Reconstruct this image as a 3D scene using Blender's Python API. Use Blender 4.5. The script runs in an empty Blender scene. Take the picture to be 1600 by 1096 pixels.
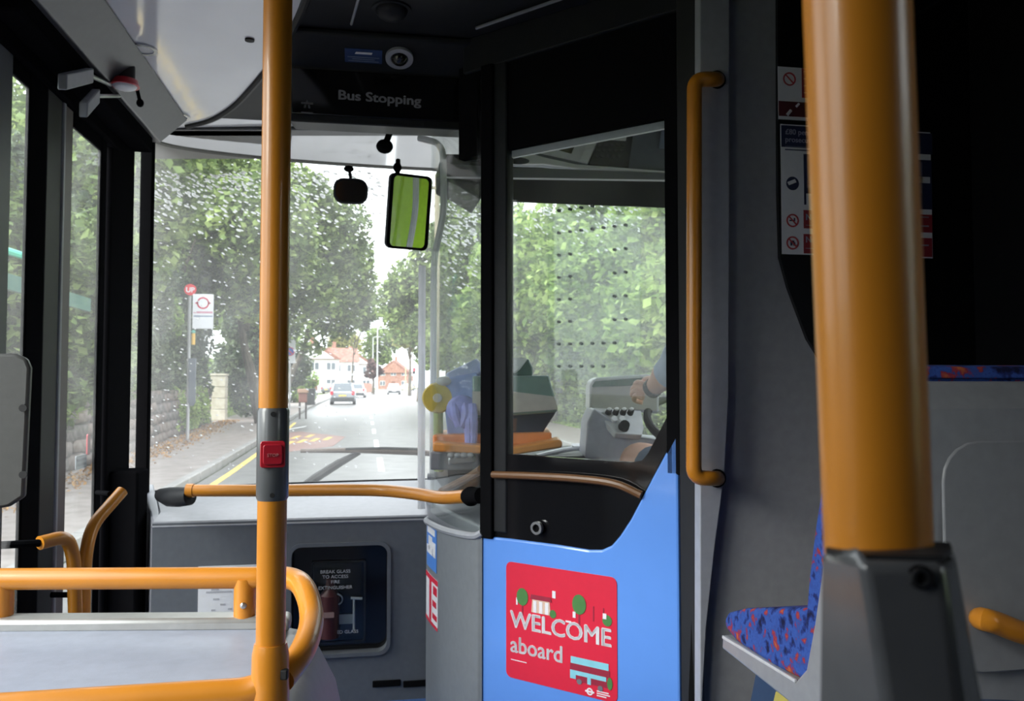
import bpy, bmesh, math, random
import numpy as np
from mathutils import Vector, Matrix
R = math.radians
C = bpy.context.scene.collection
SC = bpy.context.scene
# ------------------------------------------------------------------ camera, world, exposure
F = 1300.0
YAW, PITCH, CAMZ = R(9.82), math.atan(52 / F), 1.15
cam = bpy.data.objects.new('camera', bpy.data.cameras.new('camera'))
C.objects.link(cam)
cam.location = (0, 0, CAMZ)
cam.rotation_euler = (math.pi / 2 + PITCH, 0, -YAW)
cam.data.sensor_width = 36.0
cam.data.lens = F / 1600 * 36
cam.data.clip_start = 0.05
cam.data.clip_end = 900
cam.data.dof.use_dof = True
cam.data.dof.focus_distance = 1.35
cam.data.dof.aperture_fstop = 12
SC.camera = cam
SC.view_settings.view_transform = 'Standard'
SC.view_settings.look = 'None'
SC.view_settings.exposure = 0.0
SC.view_settings.gamma = 1.0
SC.view_settings.use_curve_mapping = False
SC.cycles.use_denoising = True
SC.cycles.max_bounces = 10
SC.cycles.diffuse_bounces = 5
SC.cycles.glossy_bounces = 5
SC.cycles.transparent_max_bounces = 40
SC.cycles.sample_clamp_indirect = 6.0
world = bpy.data.worlds.new('overcast_sky')
SC.world = world
world.use_nodes = True
nt = world.node_tree
nt.nodes.clear()
tc = nt.nodes.new('ShaderNodeTexCoord')
sx = nt.nodes.new('ShaderNodeSeparateXYZ')
rp = nt.nodes.new('ShaderNodeValToRGB')
rp.color_ramp.elements[0].position = 0.0
rp.color_ramp.elements[0].color = (0.60, 0.62, 0.65, 1)
rp.color_ramp.elements[1].position = 1.0
rp.color_ramp.elements[1].color = (1.0, 1.03, 1.10, 1)
bg = nt.nodes.new('ShaderNodeBackground')
bg.inputs['Strength'].default_value = 4.9
wo = nt.nodes.new('ShaderNodeOutputWorld')
nt.links.new(tc.outputs['Generated'], sx.inputs[0])
nt.links.new(sx.outputs['Z'], rp.inputs[0])
nt.links.new(rp.outputs[0], bg.inputs[0])
nt.links.new(bg.outputs[0], wo.inputs[0])
sun_d = bpy.data.lights.new('cloudy_sun', 'SUN')
sun_d.energy = 5.0
sun_d.angle = R(36)
sun_d.color = (1.0, 0.97, 0.92)
sun = bpy.data.objects.new('cloudy_sun', sun_d)
sun.rotation_euler = Vector((0.78, 0.35, -0.52)).to_track_quat('-Z', 'Y').to_euler()
C.objects.link(sun)

# ------------------------------------------------------------------ pixel -> world on real planes
cp, sp_, cy, sy = math.cos(PITCH), math.sin(PITCH), math.cos(YAW), math.sin(YAW)
CAMP = Vector((0, 0, CAMZ))
FWD = Vector((sy * cp, cy * cp, sp_))
RGT = Vector((cy, -sy, 0))
UP = RGT.cross(FWD)
def ray(px, py): return FWD + RGT * ((px - 800) / F) + UP * (-(py - 548) / F)
def D(px, py, d): return CAMP + ray(px, py) * d
def AX(px, py, x): r = ray(px, py); return CAMP + r * (x / r.x)
def AY(px, py, y): r = ray(px, py); return CAMP + r * (y / r.y)
def AZ(px, py, z): r = ray(px, py); return CAMP + r * ((z - CAMZ) / r.z)
ROADZ = -0.35
def G(px, py, z=ROADZ): return AZ(px, py, z)
def PL(px, py, p0, n): r = ray(px, py); return CAMP + r * ((Vector(p0) - CAMP).dot(n) / r.dot(n))
DN = Vector((1, 1, 0)).normalized()          # cab door plane normal, pointing into the cab
DT = Vector((1, -1, 0)).normalized()         # along the door, towards the back of the bus
DP0 = Vector((0.36, 2.41, 0))
def DP(px, py, off=0): return PL(px, py, DP0 + DN * off, DN)
UZ = Vector((0, 0, 1))
# ------------------------------------------------------------------ materials
MATS = {}
def nodes_of(name):
    m = bpy.data.materials.new(name)
    m.use_nodes = True
    return m, m.node_tree, m.node_tree.nodes['Principled BSDF']
def mat(name, col, rough=0.5, metal=0.0, var=0.06, scale=40.0, bump=0.0, bscale=300.0, coat=0.0, spec=0.5, emit=0.0):
    if name in MATS: return MATS[name]
    m, t, b = nodes_of(name)
    tc = t.nodes.new('ShaderNodeTexCoord')
    nz = t.nodes.new('ShaderNodeTexNoise'); nz.inputs['Scale'].default_value = scale; nz.inputs['Detail'].default_value = 4
    rp = t.nodes.new('ShaderNodeValToRGB')
    lo = [max(0, c * (1 - var)) for c in col]; hi = [min(1, c * (1 + var)) for c in col]
    rp.color_ramp.elements[0].color = (*lo, 1); rp.color_ramp.elements[0].position = 0.3
    rp.color_ramp.elements[1].color = (*hi, 1); rp.color_ramp.elements[1].position = 0.7
    t.links.new(tc.outputs['Object'], nz.inputs['Vector']); t.links.new(nz.outputs[0], rp.inputs[0]); t.links.new(rp.outputs[0], b.inputs['Base Color'])
    b.inputs['Roughness'].default_value = rough; b.inputs['Metallic'].default_value = metal
    b.inputs['Coat Weight'].default_value = coat; b.inputs['Coat Roughness'].default_value = 0.08
    b.inputs['Specular IOR Level'].default_value = spec
    if emit:
        b.inputs['Emission Color'].default_value = (*col, 1); b.inputs['Emission Strength'].default_value = emit
    if bump:
        n2 = t.nodes.new('ShaderNodeTexNoise'); n2.inputs['Scale'].default_value = bscale
        bp = t.nodes.new('ShaderNodeBump'); bp.inputs['Strength'].default_value = bump; bp.inputs['Distance'].default_value = 0.002
        t.links.new(tc.outputs['Object'], n2.inputs['Vector']); t.links.new(n2.outputs[0], bp.inputs['Height']); t.links.new(bp.outputs[0], b.inputs['Normal'])
    MATS[name] = m
    return m
def blotch(name, cols, scale=30.0, rough=0.9, stops=None, detail=3.0, stretch=(1, 1, 1), bump=0.0, transl=0.0, island=0.0, spec=0.3):
    """several colours over a noise field; island adds a random value for each leaf"""
    m, t, b = nodes_of(name)
    tc = t.nodes.new('ShaderNodeTexCoord'); mp = t.nodes.new('ShaderNodeMapping'); mp.inputs['Scale'].default_value = stretch
    nz = t.nodes.new('ShaderNodeTexNoise'); nz.inputs['Scale'].default_value = scale; nz.inputs['Detail'].default_value = detail
    rp = t.nodes.new('ShaderNodeValToRGB')
    n = len(cols); stops = stops or [0.3 + 0.4 * i / (n - 1) for i in range(n)]
    el = rp.color_ramp.elements
    while len(el) < n: el.new(0.5)
    for i in range(n): el[i].position = stops[i]; el[i].color = (*cols[i], 1)
    t.links.new(tc.outputs['Object'], mp.inputs[0]); t.links.new(mp.outputs[0], nz.inputs['Vector'])
    src = nz.outputs[0]
    if island:
        ge = t.nodes.new('ShaderNodeNewGeometry')
        mx = t.nodes.new('ShaderNodeMath'); mx.operation = 'MULTIPLY_ADD'; mx.inputs[1].default_value = island; 
        ad = t.nodes.new('ShaderNodeMath'); ad.operation = 'SUBTRACT'; ad.inputs[1].default_value = island / 2
        t.links.new(ge.outputs['Random Per Island'], mx.inputs[0]); t.links.new(nz.outputs[0], mx.inputs[2]); t.links.new(mx.outputs[0], ad.inputs[0]); src = ad.outputs[0]
    t.links.new(src, rp.inputs[0]); t.links.new(rp.outputs[0], b.inputs['Base Color'])
    b.inputs['Roughness'].default_value = rough; b.inputs['Specular IOR Level'].default_value = spec
    if bump:
        bp = t.nodes.new('ShaderNodeBump'); bp.inputs['Strength'].default_value = bump; bp.inputs['Distance'].default_value = 0.01
        t.links.new(nz.outputs[0], bp.inputs['Height']); t.links.new(bp.outputs[0], b.inputs['Normal'])
    if transl:
        tr = t.nodes.new('ShaderNodeBsdfTranslucent'); mix = t.nodes.new('ShaderNodeMixShader'); mix.inputs[0].default_value = transl
        t.links.new(rp.outputs[0], tr.inputs[0]); t.links.new(b.outputs[0], mix.inputs[1]); t.links.new(tr.outputs[0], mix.inputs[2])
        t.links.new(mix.outputs[0], t.nodes['Material Output'].inputs[0])
    MATS[name] = m
    return m
def glass(name, tint=(1, 1, 1), haze=0.0, refl=1.0, haze_col=(1, 1, 1), rough=0.0):
    """thin pane: clear tinted transmission, mirror reflection growing towards grazing, a film of wet dirt that scatters light"""
    m = bpy.data.materials.new(name); m.use_nodes = True; t = m.node_tree; t.nodes.clear()
    out = t.nodes.new('ShaderNodeOutputMaterial'); tr = t.nodes.new('ShaderNodeBsdfTransparent'); tr.inputs[0].default_value = (*tint, 1)
    gl = t.nodes.new('ShaderNodeBsdfGlossy'); gl.inputs['Roughness'].default_value = rough
    lw = t.nodes.new('ShaderNodeLayerWeight'); lw.inputs[0].default_value = 0.5
    pw = t.nodes.new('ShaderNodeMath'); pw.operation = 'POWER'; pw.inputs[1].default_value = 4.0
    ma = t.nodes.new('ShaderNodeMath'); ma.operation = 'MULTIPLY_ADD'; ma.inputs[1].default_value = 0.7 * refl; ma.inputs[2].default_value = 0.03 * refl
    t.links.new(lw.outputs['Facing'], pw.inputs[0]); t.links.new(pw.outputs[0], ma.inputs[0])
    base = tr
    if haze:
        tl = t.nodes.new('ShaderNodeBsdfTranslucent'); tl.inputs[0].default_value = (*haze_col, 1)
        tc = t.nodes.new('ShaderNodeTexCoord'); nz = t.nodes.new('ShaderNodeTexNoise'); nz.inputs['Scale'].default_value = 5.0; nz.inputs['Detail'].default_value = 5
        mh = t.nodes.new('ShaderNodeMath'); mh.operation = 'MULTIPLY'; mh.inputs[1].default_value = haze * 2
        t.links.new(tc.outputs['Object'], nz.inputs['Vector']); t.links.new(nz.outputs[0], mh.inputs[0])
        mx = t.nodes.new('ShaderNodeMixShader'); t.links.new(mh.outputs[0], mx.inputs[0])
        t.links.new(tr.outputs[0], mx.inputs[1]); t.links.new(tl.outputs[0], mx.inputs[2]); base = mx
    mix = t.nodes.new('ShaderNodeMixShader')
    t.links.new(ma.outputs[0], mix.inputs[0]); t.links.new(base.outputs[0], mix.inputs[1]); t.links.new(gl.outputs[0], mix.inputs[2])
    t.links.new(mix.outputs[0], out.inputs[0])
    MATS[name] = m
    return m
YEL = mat('yellow_rail_paint', (0.58, 0.215, 0.016), 0.34, var=0.05, scale=14, coat=0.25)
DASH = mat('grey_dash_plastic', (0.115, 0.125, 0.145), 0.42, bump=0.12, bscale=700)
MID = mat('mid_grey_plastic', (0.22, 0.23, 0.26), 0.38, bump=0.08, bscale=700)
LIGHTG = mat('light_grey_plastic', (0.36, 0.37, 0.41), 0.35, bump=0.06, bscale=600)
WHITE = mat('glossy_white_ceiling_plastic', (0.86, 0.86, 0.91), 0.08, var=0.02, scale=6, coat=0.6)
DARK = mat('dark_grey_plastic', (0.020, 0.021, 0.024), 0.5, spec=0.15, bump=0.1, bscale=600)
BLACK = mat('black_plastic', (0.007, 0.007, 0.008), 0.5, bump=0.05, spec=0.0)
GLOSSB = mat('gloss_black_panel', (0.006, 0.006, 0.007), 0.10, coat=0.3)
RUB = mat('black_rubber', (0.012, 0.012, 0.013), 0.7)
BLUEP = mat('blue_door_panel', (0.13, 0.32, 0.85), 0.20, var=0.03, scale=5, coat=0.4)
FLOORM = blotch('blue_vinyl_floor', [(0.05, 0.10, 0.26), (0.06, 0.13, 0.32), (0.09, 0.17, 0.40)], scale=150, rough=0.6)
STEEL = mat('brushed_steel', (0.55, 0.56, 0.58), 0.3, metal=1.0)
REDP = mat('red_plastic', (0.50, 0.02, 0.035), 0.3, coat=0.3)
STRED = mat('sticker_red', (0.72, 0.025, 0.06), 0.35, var=0.02)
STWH = mat('sticker_white', (0.80, 0.80, 0.84), 0.4, var=0.02)
STBLUE = mat('sticker_blue', (0.09, 0.26, 0.72), 0.4, var=0.03)
NAVY = mat('sticker_navy', (0.022, 0.028, 0.075), 0.35, var=0.03)
MAROON = mat('sticker_maroon', (0.33, 0.03, 0.045), 0.4, var=0.03)
PAPER = mat('paper_white', (0.72, 0.72, 0.76), 0.8, var=0.03)
INK = mat('print_grey', (0.16, 0.16, 0.19), 0.7)
MOQ = blotch('moquette', [(0.008, 0.010, 0.05), (0.02, 0.04, 0.20), (0.04, 0.10, 0.40), (0.035, 0.075, 0.30), (0.28, 0.025, 0.055), (0.50, 0.14, 0.04)], scale=34, rough=0.95, stops=[0.34, 0.42, 0.48, 0.565, 0.61, 0.72], stretch=(1, 1, 1), detail=4, bump=0.4)
ALU = mat('aluminium_trim', (0.55, 0.56, 0.58), 0.25, metal=0.9)
CLEAR = glass('clear_pane', (0.96, 0.98, 0.97), 0.0)
SCREENG = glass('assault_screen_glass', (0.95, 0.97, 0.96), 0.028, refl=0.7)
WETG = glass('wet_windscreen_glass', (0.95, 0.97, 0.96), 0.062, refl=0.3)
DOORG = glass('wet_door_glass', (0.94, 0.97, 0.96), 0.03, refl=0.25)
# ------------------------------------------------------------------ mesh builder
WL = {}
def wl(o): return WL.get(o.name, Vector((0, 0, 0)))
def tag(o, label=None, cat=None, group=None, kind=None):
    if label: o['label'] = label
    if cat: o['category'] = cat
    if group: o['group'] = group
    if kind: o['kind'] = kind
    return o
def thing(name, label, cat, loc, group=None, kind=None):
    o = bpy.data.objects.new(name, None); o.empty_display_size = 0.1; C.objects.link(o); o.location = loc
    WL[o.name] = Vector(loc)
    return tag(o, label, cat, group, kind)
def fillet(pts, r, n=6):
    pts = [Vector(p) for p in pts]; out = [pts[0]]
    for i in range(1, len(pts) - 1):
        a, b, c = pts[i - 1], pts[i], pts[i + 1]
        la, lc = (a - b).length, (c - b).length
        k = min(r, la * 0.49, lc * 0.49)
        p, q = b + (a - b).normalized() * k, b + (c - b).normalized() * k
        for j in range(n + 1):
            u = j / n; out.append(p * (1 - u) ** 2 + b * 2 * u * (1 - u) + q * u * u)
    out.append(pts[-1]); return out
def smooth_path(pts, n=8):
    pts = [Vector(p) for p in pts]; P = [pts[0] * 2 - pts[1]] + pts + [pts[-1] * 2 - pts[-2]]; out = []
    for i in range(1, len(P) - 2):
        for j in range(n):
            u = j / n
            out.append(0.5 * ((2 * P[i]) + (P[i + 1] - P[i - 1]) * u + (2 * P[i - 1] - 5 * P[i] + 4 * P[i + 1] - P[i + 2]) * u * u + (3 * P[i] - P[i - 1] - 3 * P[i + 1] + P[i + 2]) * u ** 3))
    out.append(pts[-1]); return out
def rrect(w, h, r, n=5):
    out = []
    for cx, cy_, a0 in ((w / 2 - r, h / 2 - r, 0), (-w / 2 + r, h / 2 - r, 90), (-w / 2 + r, -h / 2 + r, 180), (w / 2 - r, -h / 2 + r, 270)):
        for j in range(n + 1):
            a = R(a0 + 90 * j / n); out.append((cx + r * math.cos(a), cy_ + r * math.sin(a)))
    return out
def circ(r, n=24, rx=None): return [((rx or r) * math.cos(2 * math.pi * i / n), r * math.sin(2 * math.pi * i / n)) for i in range(n)]
class MB:
    def __init__(s): s.v = []; s.f = []
    def add(s, vs, fs):
        b = len(s.v); s.v += [Vector(p) for p in vs]; s.f += [[i + b for i in f] for f in fs]; return s
    def obox(s, c, ax, ay, az):
        c, ax, ay, az = Vector(c), Vector(ax), Vector(ay), Vector(az)
        vs = [c + ax * i + ay * j + az * k for k in (-1, 1) for j in (-1, 1) for i in (-1, 1)]
        return s.add(vs, [(0, 2, 3, 1), (4, 5, 7, 6), (0, 1, 5, 4), (2, 6, 7, 3), (0, 4, 6, 2), (1, 3, 7, 5)])
    def box(s, x0, x1, y0, y1, z0, z1):
        return s.obox(((x0 + x1) / 2, (y0 + y1) / 2, (z0 + z1) / 2), ((x1 - x0) / 2, 0, 0), (0, (y1 - y0) / 2, 0), (0, 0, (z1 - z0) / 2))
    def loft(s, rings, cap=True, closed=False):
        n = len(rings[0]); vs = [p for r in rings for p in r]; fs = []
        m = len(rings)
        for i in range(m if closed else m - 1):
            for j in range(n):
                a, b = i * n, ((i + 1) % m) * n
                fs.append((a + j, a + (j + 1) % n, b + (j + 1) % n, b + j))
        if cap and not closed: fs.append(tuple(reversed(range(n)))); fs.append(tuple((m - 1) * n + j for j in range(n)))
        return s.add(vs, fs)
    def prism(s, pts, vec):
        pts = [Vector(p) for p in pts]; vec = Vector(vec)
        return s.loft([pts, [p + vec for p in pts]])
    def plate(s, c, xd, yd, pts2, th):
        c, xd, yd = Vector(c), Vector(xd), Vector(yd); n = xd.cross(yd).normalized()
        return s.prism([c + xd * a + yd * b for a, b in pts2], n * th)
    def ring(s, c, xd, yd, outer, inner, th):
        c, xd, yd = Vector(c), Vector(xd), Vector(yd); n = xd.cross(yd).normalized() * th
        o = [c + xd * a + yd * b for a, b in outer]; i = [c + xd * a + yd * b for a, b in inner]
        return s.loft([o, i, [p + n for p in i], [p + n for p in o]], cap=False, closed=True)
    def tube(s, pts, r, n=14, cap=True):
        pts = [Vector(p) for p in pts]; rs = r if isinstance(r, (list, tuple)) else [r] * len(pts); rings = []; u = None
        for i, p in enumerate(pts):
            t = (pts[min(i + 1, len(pts) - 1)] - pts[max(i - 1, 0)]).normalized()
            if u is None: u = t.orthogonal().normalized()
            else: u = (u - t * u.dot(t)).normalized()
            w = t.cross(u)
            rings.append([p + (u * math.cos(2 * math.pi * k / n) + w * math.sin(2 * math.pi * k / n)) * rs[i] for k in range(n)])
        return s.loft(rings, cap)
    def disc(s, c, nrm, r, th, n=24):
        nrm = Vector(nrm).normalized(); return s.tube([c, Vector(c) + nrm * th], r, n)
    def ell(s, c, r, n=12, m=8, rot=None):
        c = Vector(c); r = (r, r, r) if not isinstance(r, (tuple, list, Vector)) else r; vs = []; fs = []
        for i in range(m + 1):
            a = math.pi * i / m
            for j in range(n):
                b = 2 * math.pi * j / n; p = Vector((r[0] * math.sin(a) * math.cos(b), r[1] * math.sin(a) * math.sin(b), r[2] * math.cos(a)))
                vs.append(c + (rot @ p if rot else p))
        for i in range(m):
            for j in range(n): fs.append((i * n + j, (i + 1) * n + j, (i + 1) * n + (j + 1) % n, i * n + (j + 1) % n))
        return s.add(vs, fs)
    def build(s, name, m, parent=None, bevel=0.0, smooth=True, sub=0, label=None, cat=None, group=None, kind=None, seg=2, angle=35):
        if parent is not None: o0 = wl(parent)
        else:
            lo = Vector([min(p[i] for p in s.v) for i in range(3)]); hi = Vector([max(p[i] for p in s.v) for i in range(3)])
            o0 = Vector(((lo.x + hi.x) / 2, (lo.y + hi.y) / 2, lo.z))
        me = bpy.data.meshes.new(name); me.from_pydata([tuple(p - o0) for p in s.v], [], s.f)
        bm = bmesh.new(); bm.from_mesh(me); bmesh.ops.remove_doubles(bm, verts=bm.verts, dist=1e-6)
        bmesh.ops.recalc_face_normals(bm, faces=bm.faces); bm.to_mesh(me); bm.free()
        me.materials.append(m)
        if smooth: me.shade_smooth(); me.set_sharp_from_angle(angle=R(angle))
        o = bpy.data.objects.new(name, me); C.objects.link(o)
        if parent is not None: o.parent = parent; WL[o.name] = o0
        else: o.location = o0; WL[o.name] = o0
        if bevel:
            b = o.modifiers.new('bevel', 'BEVEL'); b.width = bevel; b.segments = seg; b.limit_method = 'ANGLE'; b.angle_limit = R(40); b.harden_normals = False
        if sub:
            q = o.modifiers.new('subdivision', 'SUBSURF'); q.levels = sub; q.render_levels = sub
        return tag(o, label, cat, group, kind)
def text(body, size, c, xd, yd, m, parent, name='lettering', align='LEFT', off=0.0, bold=0.0, depth=0.0006, sx=1.0, kind=None):
    cu = bpy.data.curves.new('text', 'FONT'); cu.body = body; cu.size = size; cu.align_x = align; cu.extrude = depth; cu.offset = off * size; cu.resolution_u = 3
    t = bpy.data.objects.new('text', cu); C.objects.link(t)
    me = bpy.data.meshes.new_from_object(t.evaluated_get(bpy.context.evaluated_depsgraph_get()))
    bpy.data.objects.remove(t); bpy.data.curves.remove(cu)
    c, xd, yd = Vector(c), Vector(xd).normalized(), Vector(yd).normalized(); n = xd.cross(yd).normalized(); o0 = wl(parent)
    if bold:
        bm = bmesh.new(); bm.from_mesh(me); g0 = bm.verts[:] + bm.edges[:] + bm.faces[:]
        for dx, dy in ((bold * size, 0), (bold * size / 2, bold * size * .6)):
            q = bmesh.ops.duplicate(bm, geom=g0); bmesh.ops.translate(bm, verts=[e for e in q['geom'] if isinstance(e, bmesh.types.BMVert)], vec=(dx, dy, 0))
        bm.to_mesh(me); bm.free()
    for v in me.vertices: p = v.co.copy(); v.co = c + xd * (p.x * sx) + yd * p.y + n * p.z - o0
    me.materials.clear(); me.materials.append(m)
    o = bpy.data.objects.new(name, me); C.objects.link(o); o.parent = parent; WL[o.name] = o0
    return o
def np_mesh(name, verts, faces4, m, parent=None, origin=(0, 0, 0), kind=None, label=None, cat=None, group=None):
    """verts Nx3, faces Mx3 or Mx4 numpy"""
    o0 = wl(parent) if parent is not None else Vector(origin)
    v = np.asarray(verts, dtype=np.float32) - np.array(o0, dtype=np.float32); k = faces4.shape[1]
    me = bpy.data.meshes.new(name); me.vertices.add(len(v)); me.vertices.foreach_set('co', v.ravel())
    me.loops.add(faces4.size); me.loops.foreach_set('vertex_index', faces4.astype(np.int32).ravel())
    me.polygons.add(len(faces4)); me.polygons.foreach_set('loop_start', np.arange(0, faces4.size, k, dtype=np.int32))
    me.update(calc_edges=True); me.materials.append(m)
    o = bpy.data.objects.new(name, me); C.objects.link(o)
    if parent is not None: o.parent = parent
    else: o.location = o0
    WL[o.name] = o0
    return tag(o, label, cat, group, kind)
# ------------------------------------------------------------------ bus shell
XL, XR, CEIL, YB = -0.92, 1.53, 2.2, 1.9
WP = smooth_path([(-0.93, 3.46, 0), (-0.90, 3.62, 0), (-0.78, 3.76, 0), (-0.35, 3.88, 0), (0.3, 3.93, 0), (0.95, 3.88, 0), (1.40, 3.76, 0), (1.51, 3.62, 0), (1.54, 3.46, 0)], 6)
def wy(x):
    for a, b in zip(WP, WP[1:]):
        if a.x <= x <= b.x: return a.y + (b.y - a.y) * (x - a.x) / max(1e-6, b.x - a.x)
    return 3.5
def wband(mb, z0, z1, th, off=0.0, top_in=0.0):
    """strip following the windscreen curve; positive th grows outwards"""
    n = len(WP); rings = []
    for i, p in enumerate(WP):
        t = (WP[min(i + 1, n - 1)] - WP[max(i - 1, 0)]).normalized(); o = Vector((-t.y, t.x, 0))
        a, b = p + o * off, p + o * (off + th); tt = Vector((0, -top_in, 0))
        rings.append([a + UZ * z0, b + UZ * z0, b + UZ * z1 + tt, a + UZ * z1 + tt])
    return mb.loft(rings)
S = 'structure'
MB().box(-0.98, 1.58, -2.6, 3.5, -0.06, 0.0).build('floor', FLOORM, kind=S)
ceiling = MB().box(-0.98, 1.58, -2.6, 3.42, CEIL, CEIL + 0.06).build('ceiling', DARK, kind=S)
# left wall behind the door, right wall, rear wall
def win_wall(name, x0, x1, ya, yb, wins, zl, zu, m):
    mb = MB().box(x0, x1, ya, yb, 0, zl).box(x0, x1, ya, yb, zu, CEIL); ys = [ya] + [w for p in wins for w in p] + [yb]
    for i in range(0, len(ys), 2):
        if ys[i + 1] - ys[i] > 0.001: mb.box(x0, x1, ys[i], ys[i + 1], zl, zu)
    return mb.build(name, m, kind=S)
win_wall('wall_left', -0.98, XL, -2.6, 2.12, [(-0.05, 0.5), (0.65, 1.95)], 0.8, 1.95, DASH)  # unseen passenger window openings, sized to steer light onto the near pole
win_wall('wall_right', XR, 1.59, -2.6, 3.5, [(-0.6, 0.0), (2.1, 3.4)], 0.95, 1.95, DASH)
MB().box(-0.98, 1.59, -2.66, -2.6, 0, CEIL).build('wall_rear', DASH, kind=S)
for k, (x, ya, yb, za) in enumerate([(-0.95, -0.05, 0.5, .8), (-0.95, 0.65, 1.95, .8), (1.56, -0.6, 0.0, .95), (1.56, 2.1, 3.4, .95)]):
    MB().box(x - 0.003, x + 0.003, ya, yb, za, 1.95).build('window_%d' % (k + 2), CLEAR, kind=S, smooth=False)
wband(MB(), -0.22, 0.70, 0.05).build('wall_front', BLACK, kind=S)
MB().box(-0.93, -0.90, 3.12, 3.42, 0, CEIL).build('trim_1', BLACK, kind=S, bevel=0.012)          # front pillar
MB().box(1.48, 1.59, 3.40, 3.50, 0, CEIL).build('trim_2', BLACK, kind=S, bevel=0.01)
a, b = D(215, 600, 3.3), D(235, 600, 3.3)
MB().obox(((a + b) / 2 + UZ * 0.0).to_2d().to_3d() + UZ * 1.1, (b - a) / 2, Vector((0, .02, 0)), UZ * 1.1).build('trim_3', BLACK, kind=S, bevel=0.006)  # slim post by the windscreen corner
# windscreen
win1 = thing('window_1', None, None, (0.3, 3.9, 0.7), kind=S)
wband(MB(), 0.69, 2.19, 0.006, 0.012, 0.05).build('pane', WETG, win1)
fr = wband(MB(), 0.68, 0.705, 0.02, 0.0); wband(fr, 2.168, 2.205, 0.03, -0.005, 0.05); fr.build('rubber_seal', RUB, win1)
wband(MB(), 2.19, 2.75, 0.05).build('wall_upper_front', BLACK, kind=S)
# glossy white header soffit between ceiling and windscreen
n = len(WP)
top = [Vector((p.x, 3.40, 2.200)) for p in WP]; fro = [Vector((p.x, max(3.43, p.y - 0.03), 2.170)) for p in WP]
mb = MB(); mb.loft([[t, f, f + UZ * 0.05, t + UZ * 0.05] for t, f in zip(top, fro)])
SOF = mat('soffit_gloss', (.80, .80, .85), .03, var=.02, scale=6, coat=1.0); SOF.node_tree.nodes['Principled BSDF'].inputs['IOR'].default_value = 2.2
trim4 = mb.build('trim_4', SOF, kind=S)
# access flap and front strip, darkened for the ceiling's reflection in the soffit
c = AZ(375, 236, 2.186)
def onsof(px, py): return AZ(px, py, 2.181)
for nm, (xa, ya, xb, yb) in {'dark_reflection_strip': (236, 203, 700, 213), 'access_flap': (240, 204, 458, 249)}.items():
    p = [onsof(xa, ya), onsof(xb, ya), onsof(xb - 8, yb), onsof(xa + 2, yb)]
    MB().prism(p, UZ * 0.012).build(nm, mat('soffit_dark_reflection', (.07, .072, .08), .4), trim4, bevel=0.006)
# left entrance door
door1 = thing('door_1', None, None, (-0.92, 2.7, 0.02), kind=S)
XD = -0.90
def yx(px): return AX(px, 600, XD).y
def stile(px0, px1, m, nm='stile', x0=-0.914, x1=XD, z0=0.02, z1=2.0, par=door1):
    return MB().box(x0, x1, yx(px0), yx(px1), z0, z1).build(nm, m, par, bevel=0.008)
stile(-30, 10, mat('dark_slate_frame', (0.05, 0.058, 0.075), 0.45))
stile(37, 66, BLACK); stile(66, 90, DARK, x1=-0.902); stile(90, 95, MID, 'brush_seal', x1=-0.898); stile(95, 108, mat('brown_rubber_edge', (0.09, 0.07, 0.075), 0.5), 'rubber_edge', x1=-0.903)
stile(152, 161, BLACK)
for a, b, nm in ((10, 37, 'pane'), (108, 152, 'pane')):
    MB().box(-0.910, -0.904, yx(a), yx(b), 0.1, 1.96).build(nm, DOORG, door1, smooth=False)
    MB().box(-0.914, XD, yx(a), yx(b), 0.02, 0.12).build('bottom_rail', BLACK, door1, bevel=0.005)
    MB().box(-0.914, XD, yx(a), yx(b), 1.945, 2.0).build('top_rail', BLACK, door1, bevel=0.005)
MB().box(-0.93, -0.885, 2.05, 3.2, 1.99, CEIL).build('trim_5', BLACK, kind=S, bevel=0.01)
# ------------------------------------------------------------------ ceiling over the entrance
edge = [(140, -60), (145, 0), (182, 70), (222, 143), (238, 183), (252, 198)]
right = [(292, 197), (330, 187), (365, 166), (398, 132), (430, 92), (458, 45), (478, 0), (494, -60)]
poly = [AZ(x, y, 2.185) for x, y in edge + right]
tongue = MB().prism(poly, UZ * 0.014).build('ceiling_panel', WHITE, ceiling, bevel=0.004)
ed = smooth_path([AZ(x, y, 2.184) for x, y in right], 4)
MB().tube(ed, 0.012, 8).build('panel_edge', DARK, ceiling)
MB().tube([AZ(x, y, 2.182) for x, y in edge], 0.006, 8).build('trim_bead', LIGHTG, ceiling)
for (px, py, lab) in ((223, 76, 'round recessed ceiling light with chrome rim, higher of the two over the entrance'), (279, 181, 'round recessed ceiling light with chrome rim, lower one next to the windscreen header')):
    c = AZ(px, py, 2.184); t = thing('ceiling_light', lab, 'ceiling light', c, 'ceiling lights over the entrance')
    MB().ring(c - UZ * 0.006, (1, 0, 0), (0, 1, 0), circ(0.043), circ(0.032), 0.008).build('rim', ALU, t)
    MB().disc(c - UZ * 0.003, UZ, 0.033, 0.005).build('diffuser', mat('frosted_diffuser', (0.66, 0.66, 0.7), 0.3), t)
c = AZ(390, 62, 2.184); tag(MB().disc(c - UZ * 0.004, UZ, 0.014, 0.006).build('ceiling_plug', RUB), 'small black round plug in the white ceiling panel', 'plug')
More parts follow.
